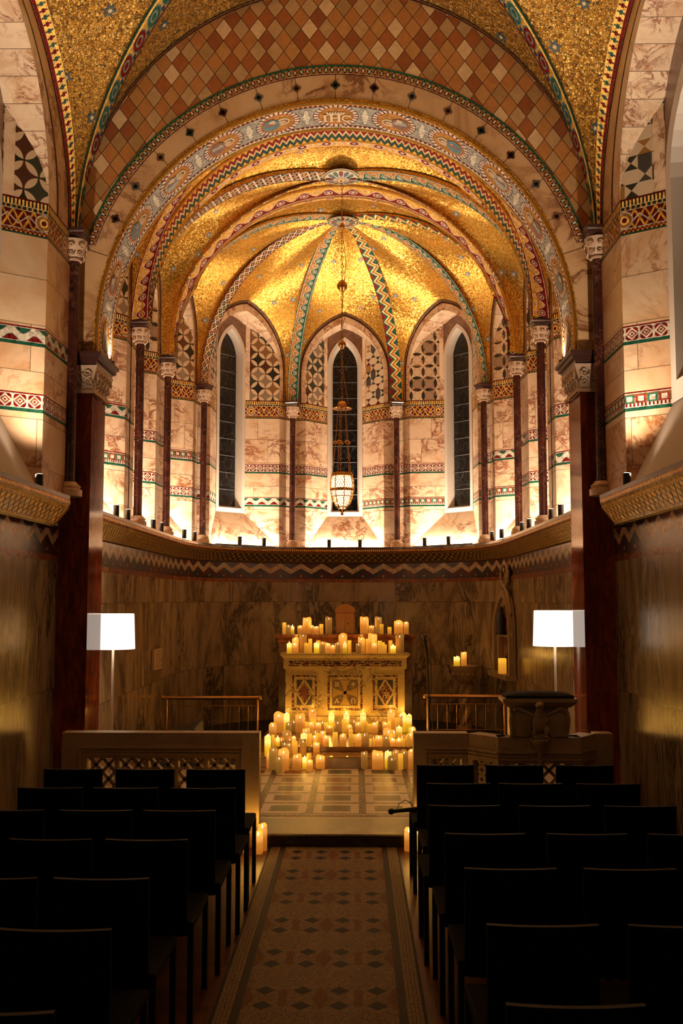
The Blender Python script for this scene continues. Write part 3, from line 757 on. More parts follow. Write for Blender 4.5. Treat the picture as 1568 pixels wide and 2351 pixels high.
# apse vault
cs = [cpt_(2, 1), cpt_(3, 1), cpt_(4, 1), cpt_(4, -1), cpt_(3, -1), cpt_(2, -1)]
cs2 = [(2.25, 12.7)] + cs[1:5] + [(-2.25, 12.7)]
ed = []
for i in range(5):
    a1, a2 = wedge(cs[i], cs[i + 1]); ed.append((a1, a2, 'wall', i + 1))
ed.append((circ(-1, RW, 12.79, ZS), circ(1, RW, 12.79, ZS), 'chain', 0))
foc = Vector((0, 13.6, 4.6))
apse, ribsA, nearA = vault('ceiling_apse', 'gold mosaic apse vault with radiating ribs', (0, 13.72, 7.33), cs2, ed, 'goldf', ['zig2', 'scrollg', 'zig2', 'scrollg', 'lattice', 'scrollg'], 5, 0.055, foc)
boss(apse, (0, 13.72, 7.33), 0.225, lambda x, y: -0.02)
# middle bay vault
b1 = (0, 11.92, 7.16)
cs = [(2.25, 11.1), (2.25, 12.5), (-2.25, 12.5), (-2.25, 11.1)]
wR = wedge(cpt_(1, 1), cpt_(2, 1)); wL = wedge(cpt_(2, -1), cpt_(1, -1))
ed = [(wR[0], wR[1], 'wall', 1), (circ(1, RW, 12.45, ZS), circ(-1, RW, 12.45, ZS), 'plain', 2), (wL[0], wL[1], 'wall', 3), (circ(-1, RW, 11.17, ZS), circ(1, RW, 11.17, ZS), 'chain', 0)]
mid_, rm, nm_ = vault('ceiling_middle_bay', 'gold mosaic vault of the middle chancel bay', b1, cs, ed, 'goldf', ['scrollg', 'lattice', 'zig2', 'lattice'], 4, 0.055, Vector((0, 11.8, 4.6)))
boss(mid_, b1, 0.24, lambda x, y: 0.17 * abs(y) - 0.01)
# front bay vault
cs = [(2.25, 8.95), (2.25, 10.83), (-2.25, 10.83), (-2.25, 8.95)]
wR = wedge(cpt_(0, 1), cpt_(1, 1)); wL = wedge(cpt_(1, -1), cpt_(0, -1))
ed = [(wR[0], wR[1], 'wall', 1), (circ(1, RW, 10.83, ZS), circ(-1, RW, 10.83, ZS), 'plain', 2), (wL[0], wL[1], 'wall', 3), (circ(-1, RW, 8.9, ZS), circ(1, RW, 8.9, ZS), 'hidden', 0)]
fr_, _, _ = vault('ceiling_front_bay', 'gold mosaic vault just behind the chancel arch', (0, 9.88, 7.3), cs, ed, 'goldf', [None, 'scrollr', 'scrollr', None], 3, 0.05, Vector((0, 9.8, 4.6)), ribw=0.1)
# nave vault
GH = 7.27
rN = 2.234; zN = 5.09
cs = [(2.24, 4.4), (2.24, 8.3), (-2.24, 8.3), (-2.24, 4.4)]
def nw(sg):
    Pf, L = Pof((sg * 2.25, NY0), (sg * 2.25, NY1), 0)
    return walla(Pf, -1, 1.83, 1.46), walla(Pf, 1, 1.83, 1.46)
wR = nw(1); wL = nw(-1)
ed = [(wR[0], wR[1], 'cross', 1), (circ(1, rN, 8.4, zN), circ(-1, rN, 8.4, zN), 'plainN', 2), (wL[1], wL[0], 'cross', 3), (circ(-1, rN, 4.3, zN), circ(1, rN, 4.3, zN), 'hidden', 0)]
nv, rnv, nnv = vault('ceiling_nave', 'gold mosaic nave vault with grey blue stars', (0, NYM, GH), cs, ed, 'gold', [None] * 4, 7, 0.07, Vector((0, 6.3, 4.4)))
gb = MB()
for ri, side in ((1, 1), (2, 1)):
    other = nnv[ri][1] if ri == 1 else nnv[ri][0]
    # the end web direction is the arch in the plane Y = 8.4
    endA = circ(1, rN, 8.4, zN) if ri == 1 else circ(-1, rN, 8.4, zN)
    band(gb, rnv[ri], [endA, None], 0.25, 'groin', Vector((0, 6.3, 4.4)), off=0.012, n=60, flipv=True)
gb.build('groin_band', nv)
eb = MB()
for sg in (-1, 1): band(eb, circ(sg, rN, 8.395, zN), [rnv[1 if sg > 0 else 2], None], 0.05, 'thin', Vector((0, 6.3, 4.4)), off=0.01, n=60)
eb.build('web_border', nv)

# ---- chancel arch
ca = walls['chancel_arch']; YA, YB = 8.4, 8.87; RA = 2.046; ZA = 4.24; N = 96
mb = MB(); rows = []; uvs = []
wdt = YB - YA; pts = [(-RA, 4.05)] + [(-RA * math.cos(pi * i / N), ZA + RA * math.sin(pi * i / N)) for i in range(N + 1)] + [(RA, 4.05)]
ar = [0]
for i in range(1, len(pts)): ar.append(ar[-1] + math.hypot(pts[i][0] - pts[i - 1][0], pts[i][1] - pts[i - 1][1]))
half = ar[-1] / 2
mb.grid([[(x, YA, z), (x, YB, z)] for x, z in pts], 'medal', [[((a - half) / wdt, 1.0), ((a - half) / wdt, 0.0)] for a in ar])
mb.build('arch_soffit', ca)
mb = MB()
for y in (YA - 0.004, YB + 0.004): mb.tube([(x * 1.004, y, z) for x, z in pts], 0.018, 'goldroll', 6)
mb.grid([[(x, YA - 0.012, z), (x * (1 + 0.035 / RA), YA - 0.012, (z - ZA) * (1 + 0.035 / RA) + ZA)] for x, z in pts], 'goldf')
mb.build('arch_moulding', ca, smooth=True)
# marble face, border, harlequin
RB, ZB = 2.275, 4.36; bw = 0.09
def cxp(r, zc, x): return zc + math.sqrt(max(0, r * r - x * x))
mb = MB(); rows = []; uvs = []
def outer(a):
    # from the centre of the arch outwards: inner edge of the border or the side edge of the wall
    dx, dz = -math.cos(a), math.sin(a); best = 2.32 / abs(dx) if abs(dx) > 1e-6 else 99
    r = RB - bw; dzc = ZB - ZA; b_ = dz * dzc; disc = b_ * b_ - (dzc * dzc - r * r)
    q = b_ + math.sqrt(max(0, disc)); return q if (ZA + dz * q) > 5.0 and abs(dx * q) < 2.3 else min(best, 3)
for i in range(N + 1):
    a = pi * i / N; q = outer(a); x0, z0 = -RA * math.cos(a), ZA + RA * math.sin(a); x1, z1 = -q * math.cos(a), ZA + q * math.sin(a)
    rows.append([(x0, YA, z0), (x1, YA, z1)])
rows = [[(-RA, YA, 4.0), (-2.32, YA, 4.0)]] + rows + [[(RA, YA, 4.0), (2.32, YA, 4.0)]]
mb.grid(rows, 'arch')
# gap filler between radial joints: thin dark joints and small inlaid quatrefoils
mb.build('wall_face', ca)
jt = MB(); qf = MB()
for k in range(-9, 10):
    a = pi / 2 + k * math.radians(8.9); r0, r1 = RA + 0.035, (RB - bw - 0.02)
    if abs(k) > 8: continue
    d = Vector((-math.cos(a), 0, math.sin(a))); pr = Vector((math.sin(a), 0, math.cos(a)))
    c0 = Vector((0, YA - 0.003, ZA)) + d * r0; q = outer(a); c1 = Vector((0, YA - 0.003, ZA)) + d * min(q, 2.6)
    if k % 1 == 0: jt.face([c0 - pr * .002, c0 + pr * .002, c1 + pr * .002, c1 - pr * .002], 'black')
    cc = Vector((0, YA - 0.005, ZA)) + d * (RA + (min(q, 2.6) - RA) * 0.62)
    col = ['qdark', 'qgreen', 'qtan', 'qgrey'][(k * 7 + 21) % 4]
    for e in ((0, 1), (0, -1), (1, 0), (-1, 0)):
        c_ = cc + pr * e[0] * 0.022 + d * e[1] * 0.022
        ring = [c_ + (pr * math.cos(2 * pi * j / 12) + d * math.sin(2 * pi * j / 12)) * 0.019 for j in range(12)]
        qf.face(ring, col)
    qf.face([cc + pr * .02, cc + d * .02, cc - pr * .02, cc - d * .02], col)
M['qdark'] = plain('inlay_dark', (0.05, 0.012, 0.012), 0.4); M['qgreen'] = plain('inlay_green', (0.02, 0.035, 0.022), 0.4); M['qtan'] = plain('inlay_tan', (0.18, 0.08, 0.04), 0.4); M['qgrey'] = plain('inlay_grey', (0.10, 0.09, 0.075), 0.4)
jt.build('stone_joint', ca); qf.build('quatrefoil_inlay', ca)
mb = MB(); a0 = math.asin((ZS - 0.03 - ZB) / RB); K = 90; rows = []; uvs = []
for i in range(K + 1):
    a = a0 + (pi - 2 * a0) * i / K; c, s_ = -math.cos(a), math.sin(a)
    rows.append([((RB - bw) * c, YA - 0.006, ZB + (RB - bw) * s_), (RB * c, YA - 0.006, ZB + RB * s_)]); uvs.append([(RB * (a - pi / 2) / bw, 0), (RB * (a - pi / 2) / bw, 1)])
mb.grid(rows, 'check', uvs); mb.build('mosaic_border', ca)
mb = MB(); rows = []; uvs = []
a1 = math.asin(max(-1, (5.06 - zN) / rN))
for i in range(K + 1):
    f = i / K; a = a0 + (pi - 2 * a0) * f; b_ = a1 + (pi - 2 * a1) * f
    p0 = Vector((-RB * math.cos(a) * 0.998, YA, ZB + RB * math.sin(a) - 0.004)); p1 = Vector((-rN * 1.01 * math.cos(b_), YA, zN + rN * 1.01 * math.sin(b_)))
    row = [lerp(p0, p1, j / 8) for j in range(9)]; rows.append(row); uvs.append([(p.x, p.z) for p in row])
mb.grid(rows, 'harl', uvs); mb.build('harlequin_panel', ca)
# back of the arch wall
mb = MB()
mb.grid([[(x, YB, z), (x * 1.2, YB, ZA + (z - ZA) * 1.2 + 0.4)] for x, z in pts], 'goldf'); mb.build('wall_back', ca)
# medallion figures on the soffit
M['flesh'] = plain('mosaic_flesh', (0.55, 0.38, 0.26), 0.45); M['robe1'] = plain('mosaic_robe_grey', (0.30, 0.33, 0.33), 0.45, nz=0.8, nscale=50)
M['robe2'] = plain('mosaic_robe_blue', (0.09, 0.20, 0.26), 0.45, nz=0.8, nscale=50); M['robe3'] = plain('mosaic_robe_brown', (0.20, 0.11, 0.09), 0.45, nz=0.8, nscale=50)
M['halo'] = plain('mosaic_halo', (0.62, 0.50, 0.33), 0.4); M['hair'] = plain('mosaic_hair', (0.15, 0.06, 0.03), 0.5)
def soff(arcm, y, lift=0.006):
    """arcm: metres from the apex along the arch (positive to the right), y: metres from the middle of the soffit towards the front"""
    q = RA * pi / 2
    if abs(arcm) <= q:
        a = arcm / RA; p = Vector((RA * math.sin(a), 0, ZA + RA * math.cos(a))); nrm = Vector((-math.sin(a), 0, -math.cos(a)))
    else:
        sg = 1 if arcm > 0 else -1; p = Vector((sg * RA, 0, ZA - (abs(arcm) - q))); nrm = Vector((-sg, 0, 0))
    p.y = (YA + YB) / 2 - y; return p + nrm * lift
figs = MB(); random.seed(5)
for k in range(-6, 7):
    if k == 0: continue
    a0_ = k * MP * wdt; hd = -1 if k > 0 else 1   # heads point to the apex
    R_ = 0.145; robe = ['robe1', 'robe2', 'robe3'][(k * 5 + 30) % 3]
    def poly(pts, m, l): figs.face([soff(a0_ + hd * px, py, l) for px, py in pts], m)
    def ell(cx, cy, rx, ry, m, l, n=16): poly([(cx + rx * math.cos(2 * pi * j / n), cy + ry * math.sin(2 * pi * j / n)) for j in range(n)], m, l)
    sh = random.uniform(-0.02, 0.02)
    ell(0.05, sh, 0.062, 0.062, 'halo', 0.004); 
    poly([(0.015, -0.05), (0.03, 0.0), (0.015, 0.05), (-0.05, 0.105), (-0.12, 0.075), (-0.143, 0.0), (-0.12, -0.075), (-0.05, -0.10)], robe, 0.005)
    poly([(0.0, -0.02), (0.0, 0.025), (-0.11, 0.045), (-0.12, 0.0)], 'robe3' if robe != 'robe3' else 'robe1', 0.006)
    ell(0.055, sh, 0.042, 0.034, 'hair', 0.006); ell(0.045, sh, 0.036, 0.025, 'flesh', 0.007)
    ell(-0.03, 0.03, 0.02, 0.014, 'flesh', 0.008)
    if k % 2: poly([(-0.07, 0.03), (-0.02, 0.04), (-0.03, 0.085), (-0.08, 0.07)], 'halo', 0.007)
figs.build('medallion_figure', ca)
# the letters IHC under a crown in the topmost roundel
lt = MB()
def lb(x0, x1, y0, y1, m='ihs', l=0.009): lt.face([soff(x0, y0, l), soff(x1, y0, l), soff(x1, y1, l), soff(x0, y1, l)], m)
def serif(xc, y, wd): lb(xc - wd, xc + wd, y - 0.006, y + 0.006)
for xc in (-0.098,): lb(xc - 0.011, xc + 0.011, -0.085, 0.03); serif(xc, -0.085, 0.022); serif(xc, 0.03, 0.022)
for xc in (-0.04, 0.028): lb(xc - 0.011, xc + 0.011, -0.09, 0.04); serif(xc, -0.09, 0.02); serif(xc, 0.04, 0.02)
lb(-0.04, 0.028, -0.03, -0.012)
cx_, cy_ = 0.10, -0.028
for j in range(14):
    a = math.radians(45 + 270 * j / 14); b_ = math.radians(45 + 270 * (j + 1) / 14)
    lt.face([soff(cx_ + math.cos(t) * r * 0.75, cy_ + math.sin(t) * r, 0.009) for t, r in ((a, 0.062), (b_, 0.062), (b_, 0.043), (a, 0.043))], 'ihs')
lb(0.118, 0.135, 0.0, 0.03)
for j in range(-3, 4):  # crown
    lt.face([soff(j * 0.022 - 0.012, 0.055, 0.009), soff(j * 0.022 + 0.012, 0.055, 0.009), soff(j * 0.026 + 0.004, 0.088, 0.009), soff(j * 0.026 - 0.004, 0.088, 0.009)], 'ihs')
    lt.face([soff(j * 0.022 - 0.005, 0.06, 0.010), soff(j * 0.022 + 0.005, 0.06, 0.010), soff(j * 0.023, 0.072, 0.010)], 'hair')
lb(-0.08, 0.08, 0.045, 0.056)
lt.build('letters_ihc', ca)

# ---- piers
def spiral(mb, c, x, y, nrm, r, turns, m, th=0.008, flip=1):
    pts = []; n = 18
    for i in range(n + 1):
        f = i / n; a = f * turns * 2 * pi * flip; rr = r * (1 - 0.8 * f)
        pts.append(c + x * rr * math.cos(a) + y * rr * math.sin(a) + nrm * 0.010)
    mb.tube(pts, [th * (1 - 0.4 * i / n) for i in range(n + 1)], m, 6)
for sg, nm in ((-1, 'left'), (1, 'right')):
    pr = empty('pier', (sg * 2.3, 8.63, 0), label='polished dark red marble pier on the %s side of the chancel arch' % nm, cat='pier')
    mb = MB(); x0, x1 = sorted((sg * 2.09, sg * 2.36)); mb.box(x0, x1, 8.405, 8.868, 0.1, 3.72, 'redp'); mb.build('shaft', pr, bevel=0.006)
    def flare(z0, e0, z1, e1, m, mb):
        def ring(e, z): return [(sg * (2.09 - e), 8.40 - e, z), (sg * 2.52, 8.40 - e, z), (sg * 2.52, 8.87 + e, z), (sg * (2.09 - e), 8.87 + e, z)]
        mb.grid([ring(e0, z0), ring(e1, z1)], m, wrap=True); return ring(e1, z1)
    mb = MB(); flare(3.70, 0.03, 3.73, 0.03, 'cap', mb); flare(3.73, 0.012, 3.80, 0.01, 'cap', mb); flare(3.80, 0.01, 3.94, 0.055, 'cap', mb)
    # carved leaf scrolls on the two visible faces
    for k in range(4):
        cx = 2.12 + 0.1 * k
        for zz_, f in ((3.79, 1), (3.87, -1)):
            spiral(mb, Vector((sg * cx, 8.385 - (0.025 if f < 0 else 0), zz_)), Vector((sg, 0, 0)), Vector((0, -0.2, 1)), Vector((0, -1, 0)), 0.042, 1.4, 'cap', 0.0115, f)
    for k in range(5):
        cy = 8.43 + 0.1 * k
        for zz_, f in ((3.79, 1), (3.87, -1)):
            spiral(mb, Vector((sg * (2.075 - (0.025 if f < 0 else 0)), cy, zz_)), Vector((0, 1, 0)), Vector((-sg * 0.2, 0, 1)), Vector((-sg, 0, 0)), 0.042, 1.4, 'cap', 0.0115, f)
    mb.build('capital', pr, smooth=True)
    mb = MB(); prev = 0.03; 
    for z0, e0, z1, e1 in ((3.94, 0.04, 3.97, 0.05), (3.97, 0.05, 3.985, 0.075), (3.985, 0.075, 4.01, 0.075), (4.01, 0.075, 4.02, 0.095), (4.02, 0.095, 4.05, 0.095)): top = flare(z0, e0, z1, e1, 'dk', mb)
    mb.face(top, 'dk'); mb.build('abacus', pr)
# ---- slim columns
def column(x, y, zb, zt, r, label, ang=0.0, big=1.0):
    root = empty('marble_column', (x, y, zb), label=label, cat='column', group='slender dark marble columns on the cornice')
    H = zt - zb; b = 0.115 * big; ch = 0.17 * big; ab = 0.085 * big
    mb = MB(); mb.lathe([(r * 2.15, 0), (r * 2.15, b * .45), (r * 1.75, b * .52), (r * 1.95, b * .7), (r * 1.5, b * .85), (r * 1.25, b)], 'ped', (x, y), 16, zb); mb.build('base', root, smooth=True)
    mb = MB(); mb.lathe([(r * 1.05, b), (r, b + .05), (r * .97, H - ab - ch)], 'redm', (x, y), 18, zb); mb.build('shaft', root, smooth=True)
    mb = MB(); z0 = H - ab - ch
    mb.lathe([(r * 1.3, z0), (r * 1.3, z0 + .015), (r * 1.05, z0 + .025), (r * 1.5, z0 + ch * .35), (r * 2.0, z0 + ch * .75), (r * 2.15, z0 + ch)], 'cap', (x, y), 20, zb)
    for k in range(8):
        a = 2 * pi * k / 8; d = Vector((math.cos(a), math.sin(a), 0)); tt = Vector((-d.y, d.x, 0))
        for zz_, rr, f in ((.62, 1.95, 1), (.3, 1.5, -1)):
            c = Vector((x, y, zb + z0 + ch * zz_)) + d * r * rr
            spiral(mb, c, tt, Vector((0, 0, 1)), d, r * .55, 1.3, 'cap', r * .13, f)
    mb.build('capital', root, smooth=True)
    mb = MB(); R = Matrix.Rotation(ang, 3, 'Z'); q = r * 1.75
    rows = []
    for e, zz_ in ((q * .92, 0), (q, ab * .2), (q * 1.08, ab * .4), (q * 1.08, ab * .6), (q * 1.22, ab * .75), (q * 1.22, ab)):
        rows.append([Vector((x, y, zb + H - ab + zz_)) + R @ Vector(p) for p in ((-e, -e, 0), (e, -e, 0), (e, e, 0), (-e, e, 0))])
    mb.grid(rows, 'dk', wrap=True); mb.face(rows[-1], 'dk'); mb.face(rows[0][::-1], 'dk'); mb.build('abacus', root)
    return root
for sg, nm in ((-1, 'left'), (1, 'right')):
    column(sg * 2.23, 8.26, 2.80, 5.08, 0.052, 'tall dark column in the corner between nave wall and %s pier' % nm, big=1.05)
    column(sg * 2.24, 10.95, ZC, 5.05, 0.047, 'nearest slim dark column of the %s chancel wall, just beyond the pier' % nm)
    column(sg * 2.24, 12.60, ZC, 5.05, 0.047, 'slim dark column on the %s wall where the apse begins' % nm)
    column(sg * 2.03, 14.27, ZC, 5.05, 0.047, 'slim dark column at the %s outer side of the apse windows' % nm, sg * 0.4)
    column(sg * 0.82, 15.56, ZC, 5.05, 0.047, 'slim dark column %s of the middle apse window' % nm, sg * 0.2)

# ---- cornice and lower walls
half_ = [(2.12, 8.87), (2.12, 10.0), (2.12, 11.5), (2.12, 12.9), (2.105, 13.5), (2.03, 14.05), (1.84, 14.6), (1.5, 15.05), (1.02, 15.34), (0.5, 15.48), (0, 15.52)]
def crom(p, n=8):
    out = []
    for i in range(len(p) - 1):
        a, b, c, d = p[max(i - 1, 0)], p[i], p[i + 1], p[min(i + 2, len(p) - 1)]
        for k in range(n):
            t = k / n; out.append(tuple(0.5 * (2 * b[j] + (c[j] - a[j]) * t + (2 * a[j] - 5 * b[j] + 4 * c[j] - d[j]) * t * t + (3 * b[j] - a[j] - 3 * c[j] + d[j]) * t ** 3) for j in (0, 1)))
    out.append(p[-1]); return out
full = [(-x, y) for x, y in half_] + [(x, y) for x, y in half_[::-1][1:]]
U = crom(full)
def sweep(path, prof, mb, focus, closed_end=False):
    """prof: list of (offset outwards, z, material of the strip to the next point, v scale)"""
    P2 = [Vector((x, y, 0)) for x, y in path]; ar = arcs(P2); nr = []
    for i in range(len(P2)):
        d = (P2[min(i + 1, len(P2) - 1)] - P2[max(i - 1, 0)]).normalized(); n = Vector((d.y, -d.x, 0))
        f = Vector((0, P2[i].y, 0)) if callable(focus) is False and focus is None else focus(P2[i])
        if n.dot(P2[i] - f) < 0: n = -n
        nr.append(n)
    for k in range(len(prof) - 1):
        o0, z0, m, mode = prof[k]; o1, z1 = prof[k + 1][:2]; h = math.hypot(o1 - o0, z1 - z0)
        rows = []; uvs = []
        for i, p in enumerate(P2):
            rows.append([p + nr[i] * o0 + Vector((0, 0, z0)), p + nr[i] * o1 + Vector((0, 0, z1))])
            if mode == 'n': uvs.append([(ar[i] / h, 1), (ar[i] / h, 0)])
            elif mode == 'm': uvs.append([(ar[i], 1), (ar[i], 0)])
            else: uvs.append([(ar[i], z0), (ar[i], z1)])
        mb.grid(rows, m, uvs)
fU = lambda p: Vector((0, min(p.y, 12.9), 0))
fN = lambda p: Vector((0, p.y, 0))
CP = [(0.55, ZC, 'pinkd', 0), (0.05, ZC, 'dk', 0), (0, ZC - 0.004, 'dk', 0), (0, 2.712, 'lip', 'n'), (0.004, 2.672, 'redst', 0), (0.012, 2.655, 'frieze', 'n'), (0.02, 2.64, 'frieze', 'n'), (0.06, 2.57, 'frieze', 'n'), (0.13, 2.51, 'dk', 0), (0.13, 2.495, 'dk', 0)]
CPC = CP[:6] + [(0.015, 2.65, 'frieze', 'n'), (0.125, 2.51, 'dk', 0), (0.13, 2.495, 'dk', 0)]
def cornice(path, foc, name, lab):
    mb = MB(); sweep(path, CPC, mb, foc); tr = mb.build(name, None, smooth=False); tag(tr, label=lab, kind='structure'); return tr
cornice(U, fU, 'trim_1', 'gilded mosaic cornice curving round the chancel')
LP = [(0.135, 2.50, 'dado', 'm'), (0.135, 2.255, 'redst', 0), (0.135, 2.20, 'cipo', 0), (0.135, 0.0, 'cipo', 0)]
mb = MB(); sweep(U, LP, mb, fU); mb.build('lower_wall', walls['apse'])
for sg, nm in ((-1, 'left'), (1, 'right')):
    pth = [(sg * 2.12, 1.0), (sg * 2.12, 4.0), (sg * 2.12, 7.93), (sg * 2.17, 8.12), (sg * 2.3, 8.2)]
    o = cornice(pth, fN, 'trim_%d' % (2 if sg < 0 else 3), 'gilded mosaic cornice along the %s nave wall' % nm); o.location.z = 0.03
    mb = MB()
    LN = [(0, 2.56, 'dado', 'm'), (0, 2.315, 'redst', 0), (0, 2.26, 'cipo2', 0), (0, 0.0, 'cipo2', 0)]
    sweep([(sg * 2.35, 0.5), (sg * 2.35, 8.42)], LN, mb, fN); mb.build('lower_wall', walls['nave_' + nm])
    mb = MB()
    mb.face([(sg * 2.26, 0.5, 2.76), (sg * 2.26, 4.5, 2.76), (sg * 2.26, 4.5, 7.5), (sg * 2.26, 0.5, 7.5)], 'pinkn', [(0.5, 2.76), (4.5, 2.76), (4.5, 7.5), (0.5, 7.5)]); mb.build('upper_wall', walls['nave_' + nm])
# uplights
def MB_box_strip(c, an, L):
    mb = MB(); x = Vector((math.cos(an), math.sin(an), 0)); y = Vector((-x.y, x.x, 0)); c = Vector((c[0], c[1], ZC))
    mb.hexa([c - x * L / 2 - y * .012, c + x * L / 2 - y * .012, c + x * L / 2 + y * .012, c - x * L / 2 + y * .012] + [q + Vector((0, 0, .01)) for q in (c - x * L / 2 - y * .012, c + x * L / 2 - y * .012, c + x * L / 2 + y * .012, c - x * L / 2 + y * .012)], 'black')
    return mb.build('fill_strip', None, origin=(c.x, c.y, ZC))
ml = Mt('uplight_lens'); M['lens'] = ml.out((0.8, 0.8, 0.8), 0.2, emis=(1.0, 0.8, 0.55), estr=6.0)
for c, lp, tg, wt, side, sg in cans_list:
    t = empty('uplight', c, label='small black uplight %s, %s of the pair' % (side, 'first' if sg < 0 else 'second'), cat='light', group='uplight cans on the cornice')
    mb = MB(); mb.lathe([(0.028, 0), (0.030, 0.003), (0.030, 0.118), (0.026, 0.12)], 'black', (c.x, c.y), 16, c.z); mb.build('housing', t, smooth=True)
    mb = MB(); mb.lathe([(0.024, 0.1205), (0.020, 0.1225)], 'lens', (c.x, c.y), 12, c.z); mb.build('lens', t)
    spot('uplight_beam', lp, tg, wt, size=115, radius=0.03, parent=t)
    if sg > 0:
        lp2, tg2, lw2, w2, an = strips_l.pop(0)
        s2 = tag(MB_box_strip(lp2, an, lw2), 'added black fill strip on the sill %s' % side, 'light', 'added fill strips along the sills')
        al = bpy.data.lights.new('fill_strip_light', 'AREA'); al.shape = 'RECTANGLE'; al.size = lw2; al.size_y = 0.02; al.energy = w2; al.color = CW  # strip and its area lamp are added to brighten the sills
        ao = bpy.data.objects.new('fill_strip_light', al); COL.objects.link(ao); ao.parent = s2; ao.location = Vector((0, 0, 0.012))
        zx = (Vector(tg2) - Vector(lp2)).normalized() * -1; xx = Vector((math.cos(an), math.sin(an), 0)); yx = zx.cross(xx)
        ao.rotation_euler = Matrix((xx, yx, zx)).transposed().to_euler()
# ------------------------------------------------------------------ floors
m = Mt('aisle_mosaic'); x, y, z = m.sep(m.obj())
q = m.fr((y + 0.125) / 0.545) * 0.545 - 0.2725
gx = (m.fr((x + 0.0925) / 0.185 + 0.5) - 0.5) * 0.185
ya = m.ab(m.ab(q) - 0.092)
dia = m.ab(gx) / 0.05 + ya / 0.055
ring = m.ab(m.ln((m.fr(x / 0.37 + 0.5) - 0.5) * 0.37, q) - 0.155)
ring2 = m.ab(m.ln((m.fr(x / 0.37) - 0.5) * 0.37, m.ab(q) - 0.2725) - 0.155)
d, cc = m.voro(m.vec(x, y), 62); r = m.sep(cc)[0]; e, _ = m.voro(m.vec(x, y), 62, 'DISTANCE_TO_EDGE')
c = m.mix(r, (0.26, 0.17, 0.095), (0.42, 0.28, 0.165))
c = m.mix(m.mx(m.ab(m.fr(x / 0.185 + 0.5) - 0.5) * 3 + m.ab(q) * 5, 0) < 0.75, c, (0.26, 0.11, 0.045))
c = m.mix(m.mn(ring, ring2) < 0.012, c, (0.40, 0.27, 0.16))
c = m.mix(dia < 1, c, (0.022, 0.022, 0.022))
ax = m.ab(x)
st = m.fr((ax - 0.415) / 0.019) < 0.14
c = m.mix(ax > 0.375, c, (0.07, 0.06, 0.048)); c = m.mix(ax > 0.415, c, m.mix(st, (0.40, 0.29, 0.18), (0.06, 0.045, 0.03))); c = m.mix(ax > 0.492, c, (0.05, 0.045, 0.04))
c = m.mix(e < 0.08, c, m.mix(0.6, c, (0.02, 0.015, 0.01)))
M['aisle'] = m.out(c, 0.6, bump=e, bstr=0.25, bdist=0.004, spec=0.15)
m = Mt('sanctuary_mosaic'); x, y, z = m.sep(m.obj()); p = 0.464
cx = m.fr(x / p + 0.5) - 0.5; cy = m.fr((y - 8.77) / p) - 0.5; ix = m.fl(x / p + 0.5); iy = m.fl((y - 8.77) / p)
r = m.rand(ix, iy, 2.0); n = m.noise(m.obj(), 9, 5, 2)
pc = m.ramp(r, [(0, (0.16, 0.035, 0.02)), (0.25, (0.03, 0.04, 0.022)), (0.5, (0.28, 0.10, 0.035)), (0.75, (0.07, 0.02, 0.018))], True)
pc = m.mix(0.6, pc, m.mix(n, (0.5, 0.5, 0.5), (1.5, 1.4, 1.3)), 'MULTIPLY')
d, cc = m.voro(m.obj(), 75); rr = m.sep(cc)[0]
mo = m.ramp(rr, [(0, (0.02, 0.014, 0.01)), (0.45, (0.11, 0.022, 0.014)), (0.75, (0.36, 0.26, 0.15))], True)
cr = m.mix(n, (0.55, 0.42, 0.28), (0.80, 0.64, 0.46))
c = m.mix(m.mx(m.ab(cx) / 0.43, m.ab(cy) / 0.45) < 1, mo, cr)
c = m.mix(m.mx(m.ab(cx) / 0.27, m.ab(cy) / 0.26) < 1, c, mo)
c = m.mix(m.mx(m.ab(cx) / 0.215, m.ab(cy) / 0.23) < 1, c, pc)
c = m.mix(m.ab(m.ab(cy) - 0.455) < 0.012, c, (0.02, 0.012, 0.01))
c = m.mix(y < 8.76, c, m.mix(m.ab(y - 8.69) < 0.045, cr, mo))
M['sanc'] = m.out(c, 0.38, spec=0.2)
M['grey'] = marble('grey_threshold', [(0.3, (0.17, 0.15, 0.11)), (0.6, (0.27, 0.24, 0.18)), (0.8, (0.21, 0.18, 0.13))], (0.42, 0.36, 0.28), 1.5, None, 0.3, 0.012)
M['blackm'] = marble('black_riser', [(0.3, (0.015, 0.010, 0.008)), (0.7, (0.03, 0.018, 0.014))], (0.12, 0.07, 0.05), 4, None, 0.25, 0.012)
m = Mt('parquet'); x, y, z = m.sep(m.obj())
row = m.fl(y / 0.075); uu = x / 0.32 + m.rand(row, 1.0); rv = m.rand(row, m.fl(uu))
g = m.noise(m.vec(x * 3, y * 30), 4, 3)
c = m.mix(rv * 0.6 + g * 0.4, (0.10, 0.026, 0.010), (0.25, 0.078, 0.028))
c = m.mix(m.mx(m.fr(y / 0.075) < 0.03, m.fr(uu) < 0.012), c, (0.02, 0.008, 0.004))
M['parquet'] = m.out(c, 0.35)
M['stepm'] = marble('step_marble', [(0.3, (0.50, 0.40, 0.28)), (0.6, (0.66, 0.54, 0.40))], (0.05, 0.03, 0.03), 2.5, None, 0.15, 0.012)
M['stepd'] = marble('brown_step', [(0.3, (0.16, 0.07, 0.03)), (0.6, (0.26, 0.13, 0.06))], (0.04, 0.02, 0.015), 6, None, 0.2, 0.05, (0.4, 2, 6))
M['sidefl'] = marble('pale_floor_marble', [(0.3, (0.42, 0.31, 0.22)), (0.6, (0.60, 0.47, 0.35))], (0.2, 0.1, 0.06), 1.5, None, 0.3, 0.02)
M['amber'] = plain('amber_tread', (0.42, 0.24, 0.09), 0.12, nz=0.4, nscale=5)
M['carpet'] = plain('dark_carpet', (0.010, 0.008, 0.007), 0.9, nz=0.4, nscale=60)
